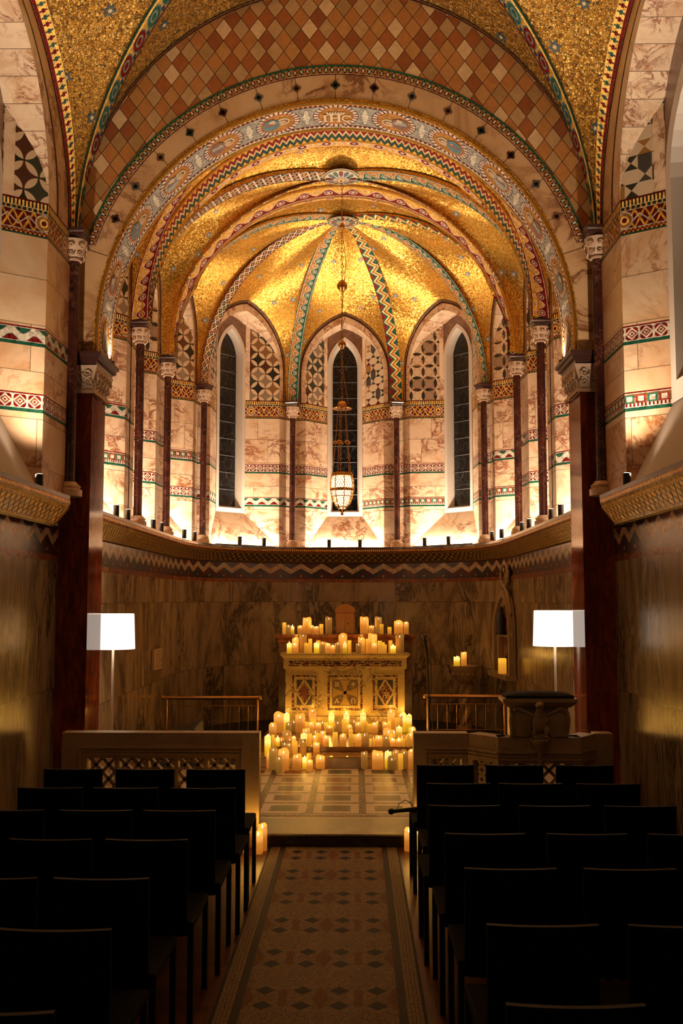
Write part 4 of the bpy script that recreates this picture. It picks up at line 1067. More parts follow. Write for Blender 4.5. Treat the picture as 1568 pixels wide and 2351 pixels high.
fl = empty('floor', (0, 0, 0), kind='structure', label='nave floor of red brown wood with a mosaic aisle, stone chancel floor')
mb = MB(); mb.face([(-2.4, -1.0, 0), (2.4, -1.0, 0), (2.4, 8.1, 0), (-2.4, 8.1, 0)], 'parquet'); mb.build('nave_floor', fl)
mb = MB(); mb.box(-0.507, 0.507, -1.0, 8.02, 0.0005, 0.004, 'aisle'); mb.build('mosaic_aisle', fl)
mb = MB(); mb.box(-2.4, 2.4, 8.03, 8.60, 0.0, 0.1, 'blackm'); mb.build('step_riser', fl)
mb = MB(); mb.box(-2.4, 2.4, 8.015, 8.585, 0.088, 0.104, 'grey'); mb.build('threshold_slab', fl, bevel=0.004)
mb = MB(); mb.face([(-0.93, 8.585, 0.1), (0.93, 8.585, 0.1), (0.93, 11.2, 0.1), (-0.93, 11.2, 0.1)], 'sanc'); mb.build('sanctuary_mosaic', fl)
mb = MB()
for a, b, c_, d_ in ((-2.4, -0.93, 8.585, 16), (0.93, 2.4, 8.585, 16), (-0.93, 0.93, 11.2, 16)):
    
    for e0, e1, mm in ((c_, 11.3, 'sidefl'), (11.3, d_, 'carpet')):
        if e1 > e0: mb.face([(a, e0, 0.0995), (b, e0, 0.0995), (b, e1, 0.0995), (a, e1, 0.0995)], mm)
mb.build('chancel_carpet', fl)
mb = MB(); mb.box(-.96, .96, 11.14, 13.7, 0.1, 0.205, 'stepm'); mb.build('altar_step', fl)
mb = MB(); mb.box(-.96, .96, 11.13, 13.7, 0.205, 0.215, 'amber'); mb.build('step_tread', fl, bevel=0.003)
mb = MB(); mb.box(-.96, .96, 11.5, 13.7, 0.215, 0.27, 'stepd'); mb.build('altar_platform', fl, bevel=0.004)

# ------------------------------------------------------------------ altar
alt = empty('altar', (0.035, 13.08, 0.27), label='veined marble altar with mosaic cross panel and two diamond panels', cat='altar')
m = Mt('altar_tesserae'); d, cc = m.voro(m.obj(), 70); r = m.sep(cc)[0]; x, y, z = m.sep(m.obj())
c = m.ramp(r, [(0, (0.04, 0.012, 0.008)), (0.35, (0.14, 0.03, 0.015)), (0.6, (0.45, 0.26, 0.06)), (0.85, (0.5, 0.4, 0.25))], True)
M['tess'] = m.out(c, 0.35, 0.3, normal=m.tilt(cc, 0.25))
m = Mt('cross_field'); d, cc = m.voro(m.obj(), 60); r = m.sep(cc)[0]
c = m.ramp(r, [(0, (0.15, 0.09, 0.03)), (0.4, (0.22, 0.13, 0.04)), (0.7, (0.28, 0.19, 0.08))], True)
M['crossf'] = m.out(c, 0.35, 0.35, normal=m.tilt(cc, 0.25))
M['crossg'] = plain('cross_gold', (0.46, 0.29, 0.08), 0.4, 0.3, nz=0.3, nscale=60)
M['porph'] = plain('porphyry', (0.16, 0.035, 0.02), 0.25, nz=0.5, nscale=30)
M['slate'] = plain('dark_slate', (0.035, 0.03, 0.028), 0.3)
M['line'] = plain('dark_line', (0.05, 0.012, 0.01), 0.4)
AX, AY = 0.035, 12.9
mb = MB(); mb.box(AX - .765, AX + .765, AY, 13.27, 0.45, 1.06, 'altar'); mb.box(AX - .80, AX + .80, AY - 0.03, 13.27, 0.27, 0.45, 'altar'); mb.build('body', alt, bevel=0.004)
mb = MB(); mb.box(AX - .79, AX + .79, AY - 0.02, 13.27, 1.05, 1.185, 'altar'); mb.build('frieze', alt, bevel=0.003)
mb = MB()
rows = []
for e, z in ((0.79, 1.185), (0.80, 1.20), (0.83, 1.225), (0.83, 1.245)): rows.append([(AX - e, AY - (e - .77), z), (AX + e, AY - (e - .77), z), (AX + e, 13.27, z), (AX - e, 13.27, z)])
mb.grid(rows, 'altar', wrap=True); mb.face(rows[-1], 'altar'); mb.build('altar_slab', alt)
def fm(mb, x0, x1, z0, z1, t, y, m):  # a square frame of boxes
    mb.box(x0, x1, y, AY + .002, z0, z0 + t, m); mb.box(x0, x1, y, AY + .002, z1 - t, z1, m); mb.box(x0, x0 + t, y, AY + .002, z0 + t, z1 - t, m); mb.box(x1 - t, x1, y, AY + .002, z0 + t, z1 - t, m)
mb = MB(); mb.box(AX - .72, AX + .72, AY - 0.024, AY - 0.019, 1.085, 1.155, 'tess')
for k in range(7):
    c = AX - .72 + 0.115 + k * 0.203
    mb.box(c - .05, c + .05, AY - 0.026, AY - 0.023, 1.105, 1.137, 'altar'); mb.box(c - .04, c + .04, AY - 0.028, AY - 0.025, 1.112, 1.13, 'line')
mb.build('frieze_inlay', alt)
for nm, xa, xb, mid in (('diamond_panel', -.645, -.325, 'porph'), ('diamond_panel', .39, .71, 'tess')):
    mb = MB(); z0, z1 = 0.525, 0.975
    fm(mb, xa - .012, xb + .012, z0 - .012, z1 + .012, .012, AY - .014, 'altar'); fm(mb, xa, xb, z0, z1, .028, AY - .006, 'tess')
    cx = (xa + xb) / 2; cz = (z0 + z1) / 2; hx, hz = .098, .158; Y = AY - .008
    mb.box(cx - hx, cx + hx, AY - .007, AY, cz - hz, cz + hz, 'altar')
    for sx in (-1, 1):
        for sz in (-1, 1): mb.face([(cx + sx * hx, Y, cz + sz * hz), (cx + sx * hx, Y, cz + sz * .03), (cx + sx * .018, Y, cz + sz * hz)], 'slate')
    for k, (s_, mt_) in enumerate(((.92, 'line'), (.88, 'tess'), (.64, 'line'), (.58, mid))):
        y = Y - .001 * (k + 1); mb.face([(cx - hx * s_, y, cz), (cx, y, cz - hz * s_), (cx + hx * s_, y, cz), (cx, y, cz + hz * s_)], mt_)
    mb.build(nm, alt)
mb = MB(); xa, xb, z0, z1 = -.19, .26, .525, .975
fm(mb, xa - .014, xb + .014, z0 - .014, z1 + .014, .014, AY - .014, 'altar'); fm(mb, xa, xb, z0, z1, .03, AY - .006, 'tess'); fm(mb, xa + .03, xb - .03, z0 + .03, z1 - .03, .03, AY - .010, 'altar')
cx = (xa + xb) / 2; cz = .75; h = .165; Y = AY - .006
mb.box(cx - h, cx + h, Y, AY, cz - h, cz + h, 'crossf')
def crossarm(s, y, m):
    n = 8
    for a in range(4):
        c_, s_ = math.cos(a * pi / 2), math.sin(a * pi / 2); L_, R_ = [], []
        for i in range(n + 1):
            f = i / n; l = f * .158 * s; wdt_ = (.020 + .050 * f ** 2.6) * s
            L_.append((cx + c_ * l - s_ * wdt_, y, cz + s_ * l + c_ * wdt_)); R_.append((cx + c_ * l + s_ * wdt_, y, cz + s_ * l - c_ * wdt_))
        mb.grid([L_, R_], m)
crossarm(1.06, Y - .002, 'line'); crossarm(1.0, Y - .003, 'crossg')
def stroke(mb, pts, wd, y, m):
    for a, b in zip(pts, pts[1:]):
        d = Vector((b[0] - a[0], 0, b[1] - a[1])).normalized(); n_ = Vector((-d.z, 0, d.x)) * wd
        A_, B_ = Vector((a[0], y, a[1])), Vector((b[0], y, b[1])); mb.face([A_ - n_, B_ - n_, B_ + n_, A_ + n_], m)
yy = Y - .003
ax_, az_ = cx - .105, cz - .105
stroke(mb, [(ax_ - .024, az_ - .03), (ax_, az_ + .03), (ax_ + .024, az_ - .03)], .0045, yy, 'ihs'); stroke(mb, [(ax_ - .014, az_ - .008), (ax_ + .014, az_ - .008)], .003, yy, 'ihs')
ox_ = cx + .105; om = [(ox_ + .024 * math.sin(t), az_ + .006 - .026 * math.cos(t)) for t in [math.radians(d_) for d_ in range(40, 321, 20)]]
stroke(mb, om, .0045, yy, 'ihs'); stroke(mb, [(ox_ - .028, az_ - .026), (ox_ - .01, az_ - .026)], .004, yy, 'ihs'); stroke(mb, [(ox_ + .01, az_ - .026), (ox_ + .028, az_ - .026)], .004, yy, 'ihs')
for k in (-1.5, -.5, .5, 1.5): stroke(mb, [(cx - .105 + k * .014, cz + .075), (cx - .105 + k * .014, cz + .135)], .003, yy, 'ihs')
for a in range(4): stroke(mb, [(cx + .105 - .03 * math.cos(a * pi / 4), cz + .105 - .03 * math.sin(a * pi / 4)), (cx + .105 + .03 * math.cos(a * pi / 4), cz + .105 + .03 * math.sin(a * pi / 4))], .0025, yy, 'ihs')
mb.build('cross_panel', alt)
ret = empty('altar_shelf', (0.035, 13.45, 0.27), label='brown marble shelf behind the altar with dark red moulded top', cat='shelf')
mb = MB(); mb.box(AX - .88, AX + .88, 13.28, 13.62, 0.27, 1.37, 'brnm'); mb.build('body', ret, bevel=0.004)
mb = MB(); rows = []
for e, z in ((0.885, 1.36), (0.895, 1.375), (0.88, 1.40), (0.91, 1.425), (0.925, 1.44), (0.925, 1.475)): rows.append([(AX - e, 13.28 - (e - .88), z), (AX + e, 13.28 - (e - .88), z), (AX + e, 13.64, z), (AX - e, 13.64, z)])
mb.grid(rows, 'redst', wrap=True); mb.face(rows[-1], 'redst'); mb.build('shelf_top', ret)
tab = empty('tabernacle', (0.03, 13.55, 1.475), label='small arched wooden brown tabernacle between the candles on the top shelf', cat='tabernacle')
M['tabw'] = plain('tabernacle_wood', (0.34, 0.15, 0.05), 0.4, nz=0.4, nscale=12)
mb = MB(); mb.box(-.095, .155, 13.46, 13.63, 1.475, 1.775, 'tabw'); mb.build('body', tab, bevel=0.004)
mb = MB(); a_ = [(.03 + .135 * math.cos(pi * i / 14), 1.778 + .095 * math.sin(pi * i / 14)) for i in range(15)]
mb.grid([[(x, 13.45, z), (x, 13.635, z)] for x, z in a_], 'tabw'); mb.face([(x, 13.45, z) for x, z in a_], 'tabw'); mb.box(-.108, .168, 13.445, 13.64, 1.768, 1.782, 'tabw'); mb.build('arched_top', tab)
mb = MB(); mb.box(-.085, .025, 13.452, 13.462, 1.49, 1.755, 'tabw'); mb.box(.033, .145, 13.452, 13.462, 1.49, 1.755, 'tabw'); dr = mb.build('door', tab, bevel=0.003)
mb = MB(); mb.ball((.072, 13.448, 1.615), .011, 'black', 10, 6); mb.build('keyhole', tab)

# ------------------------------------------------------------------ candles
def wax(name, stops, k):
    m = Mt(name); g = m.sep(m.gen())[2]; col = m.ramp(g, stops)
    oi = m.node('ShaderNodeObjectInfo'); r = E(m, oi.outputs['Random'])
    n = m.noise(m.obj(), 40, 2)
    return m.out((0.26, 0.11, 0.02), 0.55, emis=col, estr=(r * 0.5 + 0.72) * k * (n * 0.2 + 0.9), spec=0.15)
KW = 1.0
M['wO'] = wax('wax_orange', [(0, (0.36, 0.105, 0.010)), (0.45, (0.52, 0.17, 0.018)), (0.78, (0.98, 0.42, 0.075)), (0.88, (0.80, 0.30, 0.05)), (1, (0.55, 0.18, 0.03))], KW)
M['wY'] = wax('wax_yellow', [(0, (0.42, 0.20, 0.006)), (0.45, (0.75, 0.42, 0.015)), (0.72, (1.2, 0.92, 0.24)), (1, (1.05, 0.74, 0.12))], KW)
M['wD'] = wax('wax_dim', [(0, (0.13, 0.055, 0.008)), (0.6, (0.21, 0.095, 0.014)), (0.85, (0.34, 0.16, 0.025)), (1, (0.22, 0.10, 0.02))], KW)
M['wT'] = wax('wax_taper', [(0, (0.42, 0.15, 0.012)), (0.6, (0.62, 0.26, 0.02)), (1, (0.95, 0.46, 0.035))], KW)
mf = Mt('flame'); M['flame'] = mf.out((1, 0.8, 0.5), 0.5, emis=(1.0, 0.74, 0.36), estr=7.0)
def candle(x, y, z, r, h, ty, label, group):
    root = empty('candle', (x, y, z), label=label, cat='candle', group=group)
    mb = MB(); n = 16; th0 = -pi / 2 + random.uniform(-.5, .5); m = 'w' + ty
    dip = 0.75 * r if ty in 'OD' else (0.25 * r if ty == 'Y' else 0.05 * r)
    def rim(t): return h - dip * (0.5 + 0.5 * math.cos(t - th0)) ** 1.5 - (0.12 * r * math.sin(3 * t + x * 9) if ty != 'T' else 0)
    ring = lambda rr, zf: [(x + rr * math.cos(2 * pi * k / n), y + rr * math.sin(2 * pi * k / n), z + zf(2 * pi * k / n)) for k in range(n)]
    low = h - dip - 0.25 * r
    rows = [ring(r * .97, lambda t: 0), ring(r, lambda t: .004), ring(r, lambda t: low * .5), ring(r, lambda t: rim(t) - .1 * r), ring(r * .93, rim), ring(r * .8, lambda t: rim(t) - .15 * r), ring(r * .6, lambda t: low - .0 * r), ring(r * .02, lambda t: low - .12 * r)]
    mb.grid(rows, m, wrap=True); mb.face(rows[0][::-1], m); mb.build('wax_body', root, smooth=True)
    if ty != 'T':
        fb = MB(); fz = low + 0.006; s_ = 1.0 if ty != 'D' else 0.75
        fb.lathe([(0.001, 0), (.0042 * s_, .005 * s_), (.005 * s_, .010 * s_), (.003 * s_, .019 * s_), (.0005, .030 * s_)], 'flame', (x, y), 8, z + fz); fb.build('flame', root, smooth=True)
        if ty != 'D': point('flame_light', (x, y, z + h + 0.02), CANDLE_W * (1.5 if ty == 'Y' else 1.0), (1.0, 0.50, 0.08), 0.012, parent=root)
    return root
CANDLES=[(-0.646,10.801,0.100,0.036,0.17,"D"),(-0.610,10.955,0.100,0.060,0.23,"O"),(-0.761,11.085,0.100,0.045,0.17,"O"),(-0.725,10.996,0.100,0.046,0.24,"D"),(-0.462,10.962,0.100,0.048,0.17,"O"),(-0.384,11.058,0.100,0.027,0.12,"Y"),(-0.325,10.902,0.100,0.035,0.12,"O"),(-0.341,11.104,0.100,0.026,0.16,"T"),(-0.215,11.081,0.100,0.049,0.14,"O"),(0.265,11.094,0.100,0.036,0.18,"D"),(0.411,11.068,0.100,0.062,0.19,"O"),(0.526,11.092,0.100,0.038,0.18,"Y"),(0.564,11.009,0.100,0.048,0.14,"D"),(0.659,11.021,0.100,0.027,0.17,"T"),(0.700,11.085,0.100,0.045,0.20,"D"),(0.611,11.088,0.100,0.039,0.20,"D"),(0.776,11.044,0.100,0.033,0.21,"O"),(-0.802,11.186,0.215,0.036,0.22,"Y"),(-0.415,11.258,0.215,0.039,0.17,"D"),(-0.513,11.346,0.215,0.029,0.14,"T"),(-0.574,11.318,0.215,0.033,0.12,"D"),(-0.628,11.363,0.215,0.030,0.12,"D"),(-0.273,11.447,0.215,0.037,0.11,"O"),(-0.488,11.397,0.215,0.009,0.09,"T"),(-0.818,12.039,0.270,0.046,0.20,"O"),(-0.800,12.724,0.270,0.063,0.25,"O"),(-0.701,12.762,0.270,0.037,0.23,"Y"),(-0.665,12.559,0.270,0.035,0.14,"D"),(-0.614,12.802,0.270,0.048,0.15,"D"),(-0.528,12.725,0.270,0.061,0.23,"O"),(-0.378,12.800,0.270,0.048,0.28,"O"),(-0.452,12.822,0.270,0.022,0.12,"T"),(-0.386,12.711,0.270,0.037,0.13,"O"),(-0.303,12.747,0.270,0.039,0.12,"O"),(-0.250,12.783,0.270,0.019,0.12,"D"),(-0.136,12.812,0.270,0.038,0.23,"Y"),(-0.204,12.761,0.270,0.027,0.12,"T"),(-0.159,12.701,0.270,0.041,0.09,"O"),(-0.054,12.726,0.270,0.047,0.15,"D"),(-0.414,11.937,0.270,0.048,0.15,"O"),(-0.627,11.730,0.270,0.056,0.15,"D"),(-0.363,12.123,0.270,0.013,0.07,"T"),(-0.304,11.929,0.270,0.038,0.13,"D"),(-0.275,11.747,0.270,0.027,0.12,"T"),(-0.209,11.695,0.270,0.036,0.15,"O"),(-0.062,11.528,0.270,0.028,0.16,"T"),(-0.167,11.535,0.270,0.035,0.12,"O"),(-0.420,11.537,0.270,0.037,0.14,"Y"),(-0.355,11.524,0.270,0.024,0.14,"T"),(-0.586,11.608,0.270,0.052,0.10,"D"),(-0.534,11.525,0.270,0.025,0.11,"O"),(-0.296,11.530,0.270,0.030,0.12,"O"),(-0.679,11.578,0.270,0.039,0.09,"D"),(-0.818,11.535,0.270,0.031,0.14,"D"),(-0.771,11.515,0.270,0.015,0.13,"T"),(-0.717,11.523,0.270,0.023,0.10,"Y"),(-0.754,11.551,0.270,0.018,0.09,"T"),(0.023,12.749,0.270,0.027,0.16,"T"),(0.054,12.812,0.270,0.038,0.23,"Y"),(0.148,12.799,0.270,0.051,0.16,"D"),(0.093,12.524,0.270,0.037,0.12,"O"),(0.203,12.718,0.270,0.041,0.13,"O"),(0.265,12.812,0.270,0.038,0.23,"Y"),(0.294,12.748,0.270,0.025,0.14,"T"),(0.344,12.711,0.270,0.027,0.11,"T"),(0.409,12.673,0.270,0.037,0.13,"O"),(0.444,12.754,0.270,0.019,0.13,"D"),(0.620,12.802,0.270,0.048,0.28,"O"),(0.542,12.707,0.270,0.036,0.13,"O"),(0.597,12.733,0.270,0.020,0.14,"T"),(0.690,12.667,0.270,0.027,0.19,"T"),(0.735,12.717,0.270,0.027,0.22,"O"),(0.774,12.770,0.270,0.031,0.24,"Y"),(0.842,12.729,0.270,0.037,0.22,"Y"),(0.858,12.306,0.270,0.043,0.12,"O"),(0.849,12.099,0.270,0.016,0.12,"Y"),(0.698,12.253,0.270,0.038,0.13,"Y"),(0.547,11.638,0.270,0.060,0.19,"O"),(0.111,12.233,0.270,0.026,0.10,"T"),(0.121,11.527,0.270,0.027,0.14,"T"),(0.155,11.821,0.270,0.009,0.10,"T"),(0.199,11.558,0.270,0.037,0.14,"O"),(0.275,11.706,0.270,0.041,0.13,"D"),(0.026,11.539,0.270,0.039,0.14,"O"),(0.377,11.637,0.270,0.055,0.12,"D"),(0.340,11.519,0.270,0.015,0.09,"T"),(0.376,11.515,0.270,0.015,0.09,"T"),(0.435,11.553,0.270,0.042,0.12,"O"),(0.519,11.539,0.270,0.039,0.12,"D"),(0.615,11.752,0.270,0.019,0.14,"O"),(0.703,11.615,0.270,0.046,0.12,"D"),(0.592,11.544,0.270,0.030,0.09,"O"),(0.663,11.538,0.270,0.036,0.09,"O"),(0.797,11.595,0.270,0.040,0.14,"O"),(0.768,11.530,0.270,0.027,0.13,"T"),(0.718,11.518,0.270,0.018,0.09,"T"),(-0.688,12.984,1.245,0.032,0.13,"Y"),(-0.616,12.976,1.245,0.034,0.13,"O"),(-0.614,13.101,1.245,0.045,0.20,"O"),(-0.514,13.099,1.245,0.047,0.25,"D"),(-0.467,12.980,1.245,0.025,0.13,"T"),(-0.422,13.100,1.245,0.025,0.18,"T"),(-0.334,12.980,1.245,0.035,0.13,"Y"),(-0.316,13.100,1.245,0.026,0.16,"T"),(-0.257,13.000,1.245,0.040,0.15,"D"),(-0.187,12.964,1.245,0.034,0.13,"O"),(-0.123,12.992,1.245,0.028,0.10,"O"),(-0.058,12.973,1.245,0.034,0.14,"D"),(0.004,13.105,1.245,0.057,0.25,"O"),(0.034,12.980,1.245,0.028,0.13,"Y"),(0.091,13.095,1.245,0.025,0.16,"T"),(0.210,12.980,1.245,0.037,0.13,"D"),(0.248,13.100,1.245,0.045,0.20,"O"),(0.325,13.134,1.245,0.025,0.18,"T"),(0.393,13.072,1.245,0.059,0.25,"O"),(0.414,12.974,1.245,0.037,0.13,"O"),(0.484,12.984,1.245,0.026,0.16,"T"),(0.529,12.967,1.245,0.018,0.14,"T"),(0.561,12.989,1.245,0.012,0.11,"T"),(0.626,13.100,1.245,0.026,0.16,"T"),(0.656,12.980,1.245,0.035,0.10,"Y"),(0.746,13.100,1.245,0.057,0.25,"D"),(-0.794,13.548,1.475,0.026,0.15,"T"),(-0.736,13.513,1.475,0.035,0.12,"D"),(-0.684,13.559,1.475,0.026,0.10,"Y"),(-0.580,13.539,1.475,0.035,0.11,"O"),(-0.485,13.574,1.475,0.059,0.22,"O"),(-0.420,13.505,1.475,0.031,0.11,"O"),(-0.359,13.542,1.475,0.034,0.10,"O"),(-0.291,13.540,1.475,0.026,0.13,"T"),(-0.192,13.540,1.475,0.047,0.23,"D"),(0.289,13.551,1.475,0.059,0.23,"O"),(0.387,13.529,1.475,0.037,0.11,"O"),(0.478,13.573,1.475,0.047,0.23,"D"),(0.522,13.507,1.475,0.026,0.13,"T"),(0.629,13.540,1.475,0.027,0.09,"T"),(0.750,13.540,1.475,0.059,0.18,"O"),(0.853,13.540,1.475,0.035,0.16,"O")]
ORD = ['first', 'second', 'third', 'fourth', 'fifth', 'sixth', 'seventh', 'eighth', 'ninth', 'tenth', 'eleventh', 'twelfth', 'thirteenth', 'fourteenth', 'fifteenth', 'sixteenth', 'seventeenth', 'eighteenth', 'nineteenth', 'twentieth', 'twenty-first', 'twenty-second', 'twenty-third', 'twenty-fourth', 'twenty-fifth', 'twenty-sixth', 'twenty-seventh', 'twenty-eighth', 'twenty-ninth', 'thirtieth']
def place(c):
    x, y, z = c[:3]
    if z > 1.4: return 'on the shelf left of the tabernacle' if x < 0 else 'on the shelf right of the tabernacle'
    if z > 1.2: return 'on the altar top, left half' if x < AX else 'on the altar top, right half'
    s_ = 'left' if x < 0.03 else 'right'
    if z > .25: return ('beside the altar foot' if y > 12.45 else 'midway up the platform' if y > 11.95 else 'along the platform edge') + ', %s side' % s_
    if z > .2: return 'on the narrow step'
    return 'on the mosaic floor, %s side' % s_
GL = {'O': 'orange glowing', 'Y': 'bright yellow', 'D': 'dimly glowing', 'T': 'slim amber'}
bypl = {}
for c in CANDLES: bypl.setdefault(place(c), []).append(c)
for pl, l in bypl.items():
    l.sort()
    for i, (x, y, z, r, h, ty) in enumerate(l):
        sz = 'tall' if h > .2 else 'short' if h < .13 else 'medium'
        if r > .052: sz += ' thick'
        candle(x, y, z, r, h, ty, '%s %s candle %s, %s from left' % (sz, GL[ty], pl, ORD[i]), 'candles around the altar')
candle(-.555, 7.93, 0, .038, .20, 'O', 'tall orange candle at the aisle end of left screen, farther of two', 'candles at the aisle')
candle(-.578, 7.83, 0, .037, .165, 'O', 'shorter orange candle at the aisle end of left screen, nearer of two', 'candles at the aisle')
candle(-.70, 7.88, 0, .038, .20, 'O', 'orange candle half hidden behind the front left chair legs', 'candles at the aisle')
candle(.585, 7.93, 0, .037, .17, 'O', 'orange candle on the floor where the right screen meets the aisle', 'candles at the aisle')
candle(.685, 7.92, 0, .037, .225, 'Y', 'bright yellow candle behind the front right chair legs', 'candles at the aisle')
candle(1.60, 14.22, 1.0, .045, .13, 'Y', 'bright melted yellow candle on the left edge of the stone basin', 'candles by the right wall')
candle(1.71, 14.32, 1.0, .042, .19, 'O', 'taller orange candle on the stone basin, flame showing above it', 'candles by the right wall')
candle(2.10, 13.25, .965, .055, .20, 'T', 'amber candle standing inside the arched wall niche', 'candles by the right wall')

# ------------------------------------------------------------------ chairs
def chair(x, y, label):
    root = empty('chapel_chair', (x, y, 0), label=label, cat='chair', group='black chapel chairs')
    H, hw = .845, .19
    b = MB(); rows = []
    for side, dy in ((0, -.012), (1, .012)):
        for z in (.40, .55, .70, H - .004, H):
            pass
    n = 10; fr_r = []; bk = []
    for i in range(n + 1):
        u = -1 + 2 * i / n; yy = y - .022 * (1 - u * u) + .02
        fr_r.append((x + u * hw, yy - .011)); bk.append((x + u * hw, yy + .011))
    loop = fr_r + bk[::-1]
    b.grid([[(px, py - (z - .4) * .05, z) for px, py in loop] for z in (.41, .6, .75, H)], 'fabric', wrap=True)
    for i in range(n): b.face([(fr_r[i][0], fr_r[i][1] - .022, H), (fr_r[i + 1][0], fr_r[i + 1][1] - .022, H), (bk[i + 1][0], bk[i + 1][1] - .022, H), (bk[i][0], bk[i][1] - .022, H)], 'fabrict')
    b.build('backrest', root)
    s_ = MB(); s_.box(x - .215, x + .215, y + .03, y + .50, .425, .465, 'fabric'); s_.build('seat', root, bevel=.01)
    for sx in (-1, 1):
        for yy in (y + .045, y + .485):
            l = MB(); l.box(x + sx * .203 - .013, x + sx * .203 + .013, yy - .013, yy + .013, 0, .43, 'chairleg'); l.build('leg', root)
    return root
M['fabrict'] = plain('fabric_highlight', (0.06, 0.055, 0.05), 0.7)  # lighter tone for the backrest top, a highlight put into the colour
rowsL = [(6.58, (-.735, -1.195, -1.665)), (5.94, (-.72, -1.175, -1.62)), (5.32, (-.75, -1.19, -1.65)), (4.69, (-.79, -1.235, -1.68)), (4.05, (-.835, -1.28)), (3.44, (-.835,)), (2.77, (-.825,))]
rowsR = [(6.77, (.77, 1.23, 1.695)), (6.11, (.79, 1.22, 1.685)), (5.47, (.755, 1.24, 1.695)), (4.83, (.785, 1.265, 1.74)), (4.22, (.81, 1.30)), (3.51, (.81, 1.29)), (2.84, (.775,))]
RN = ['front', 'second', 'third', 'fourth', 'fifth', 'sixth', 'nearest']
PN = ['next to the aisle', 'in the middle', 'nearest the wall']
for nm, rws in (('left', rowsL), ('right', rowsR)):
    for i, (y, xs) in enumerate(rws):
        for j, x in enumerate(xs):
            chair(x, y, 'black fabric chair, %s row of the %s block, %s' % (RN[i], nm, PN[j] if len(xs) == 3 else ('next to the aisle' if j == 0 else 'second from the aisle')))
mic = empty('microphone', (.5, 7.12, .466), label='black handheld microphone jutting over the aisle edge of front right chair', cat='microphone')
mb = MB(); mb.tube([(.43, 7.05, .482), (.60, 7.13, .482)], [.013, .016], 'black', 10); mb.ball((.418, 7.045, .482), .022, 'black'); mb.build('body', mic, smooth=True)
mb = MB(); mb.tube([(.46, 7.07, .49), (.475, 7.10, .52), (.52, 7.12, .545), (.56, 7.14, .52), (.575, 7.14, .48)], .003, 'black', 6); mb.build('cable', mic, smooth=True)

# ------------------------------------------------------------------ screens
M['screen'] = marble('screen_marble', [(0.3, (0.52, 0.38, 0.22)), (0.6, (0.64, 0.48, 0.30))], (0.12, 0.06, 0.03), 1.5, None, 0.4, 0.008)
def screen_panel(root, p0, p1, th, z0, z1, za, zb, endl, endr, nmod, mould=True):
    """one straight run of pierced screen between p0 and p1 (plan points of the front face), solid edges, lattice between za and zb"""
    p0 = Vector((p0[0], p0[1], 0)); p1 = Vector((p1[0], p1[1], 0)); L = (p1 - p0).length; t_ = (p1 - p0).normalized(); n_ = Vector((-t_.y, t_.x, 0))
    if n_.y < 0: n_ = -n_
    P = lambda s_, d, z: p0 + t_ * s_ + n_ * d + Vector((0, 0, z))
    def bx(mb, s0, s1, d0, d1, a, b): mb.hexa([P(s0, d0, a), P(s1, d0, a), P(s1, d1, a), P(s0, d1, a), P(s0, d0, b), P(s1, d0, b), P(s1, d1, b), P(s0, d1, b)], 'screen')
    mb = MB(); bx(mb, 0, L, 0, th, z0, za); bx(mb, 0, L, 0, th, zb, z1); 
    if endl: bx(mb, 0, endl, 0, th, za, zb)
    if endr: bx(mb, L - endr, L, 0, th, za, zb)
    for k in range(1, nmod): s_ = endl + (L - endl - endr) * k / nmod; bx(mb, s_ - .016, s_ + .016, .02, th - .02, za, zb)
    if mould:
        a, b = max(0, endl - .06), L - max(0, endr - .06)
        bx(mb, a, b, -.016, 0, zb + .075, zb + .09); bx(mb, a, b, -.008, 0, zb + .05, zb + .062); bx(mb, a, b, -.010, 0, zb + .022, zb + .034)
        if endl > .08: bx(mb, a, a + .014, -.016, 0, za, zb + .08); bx(mb, a + .03, a + .04, -.008, 0, za, zb + .05)
        if endr > .08: bx(mb, b - .014, b, -.016, 0, za, zb + .08); bx(mb, b - .04, b - .03, -.008, 0, za, zb + .05)
    mb.build('screen_frame', root)
    lt = MB(); W = (L - endl - endr) / nmod; d0, d1 = .035, th - .035
    for k in range(nmod):
        s0 = endl + W * k + .016; s1 = s0 + W - .032; w_ = s1 - s0; hh = zb - za; nz = max(1, round(hh / w_ * 1.0)); ch = hh / nz
        def bar(a, b, c, d, hw):
            v = Vector((b - a, d - c)); nn = Vector((-v.y, v.x)).normalized() * hw
            pts = [(a - nn.x, c - nn.y), (b - nn.x, d - nn.y), (b + nn.x, d + nn.y), (a + nn.x, c + nn.y)]
            pts = [(min(max(x, s0 - .01), s1 + .01), min(max(z, za - .005), zb + .005)) for x, z in pts]
            lt.hexa([P(x, d0, z) for x, z in pts] + [P(x, d1, z) for x, z in pts], 'screen')
        for j in range(nz):
            z_ = za + ch * j; bw_ = .013
            bar(s0, s1, z_, z_ + ch, bw_); bar(s0, s1, z_ + ch, z_, bw_)
            mx_, mz_ = (s0 + s1) / 2, z_ + ch / 2
            bar(s0, mx_, mz_, z_ + ch, bw_); bar(mx_, s1, z_ + ch, mz_, bw_); bar(s0, mx_, mz_, z_, bw_); bar(mx_, s1, z_, mz_, bw_)
    lt.build('lattice', root)
TH = .14
sl = empty('chancel_screen', (-1.375, 8.07, 0), label='low pierced cream stone screen left of the aisle', cat='screen')
screen_panel(sl, (-2.16, 8.0), (-.59, 8.0), TH, 0.002, .888, .24, .69, .20, .19, 5)
sr = empty('chancel_screen', (1.4, 7.95, 0), label='low pierced cream stone screen right of the aisle carrying the eagle lectern', cat='screen')
screen_panel(sr, (.63, 8.0), (1.06, 8.0), TH, 0.002, .888, .24, .69, .15, .05, 1)
screen_panel(sr, (1.06, 8.0), (1.265, 7.78), TH, 0.002, .888, .24, .69, .045, .045, 1)
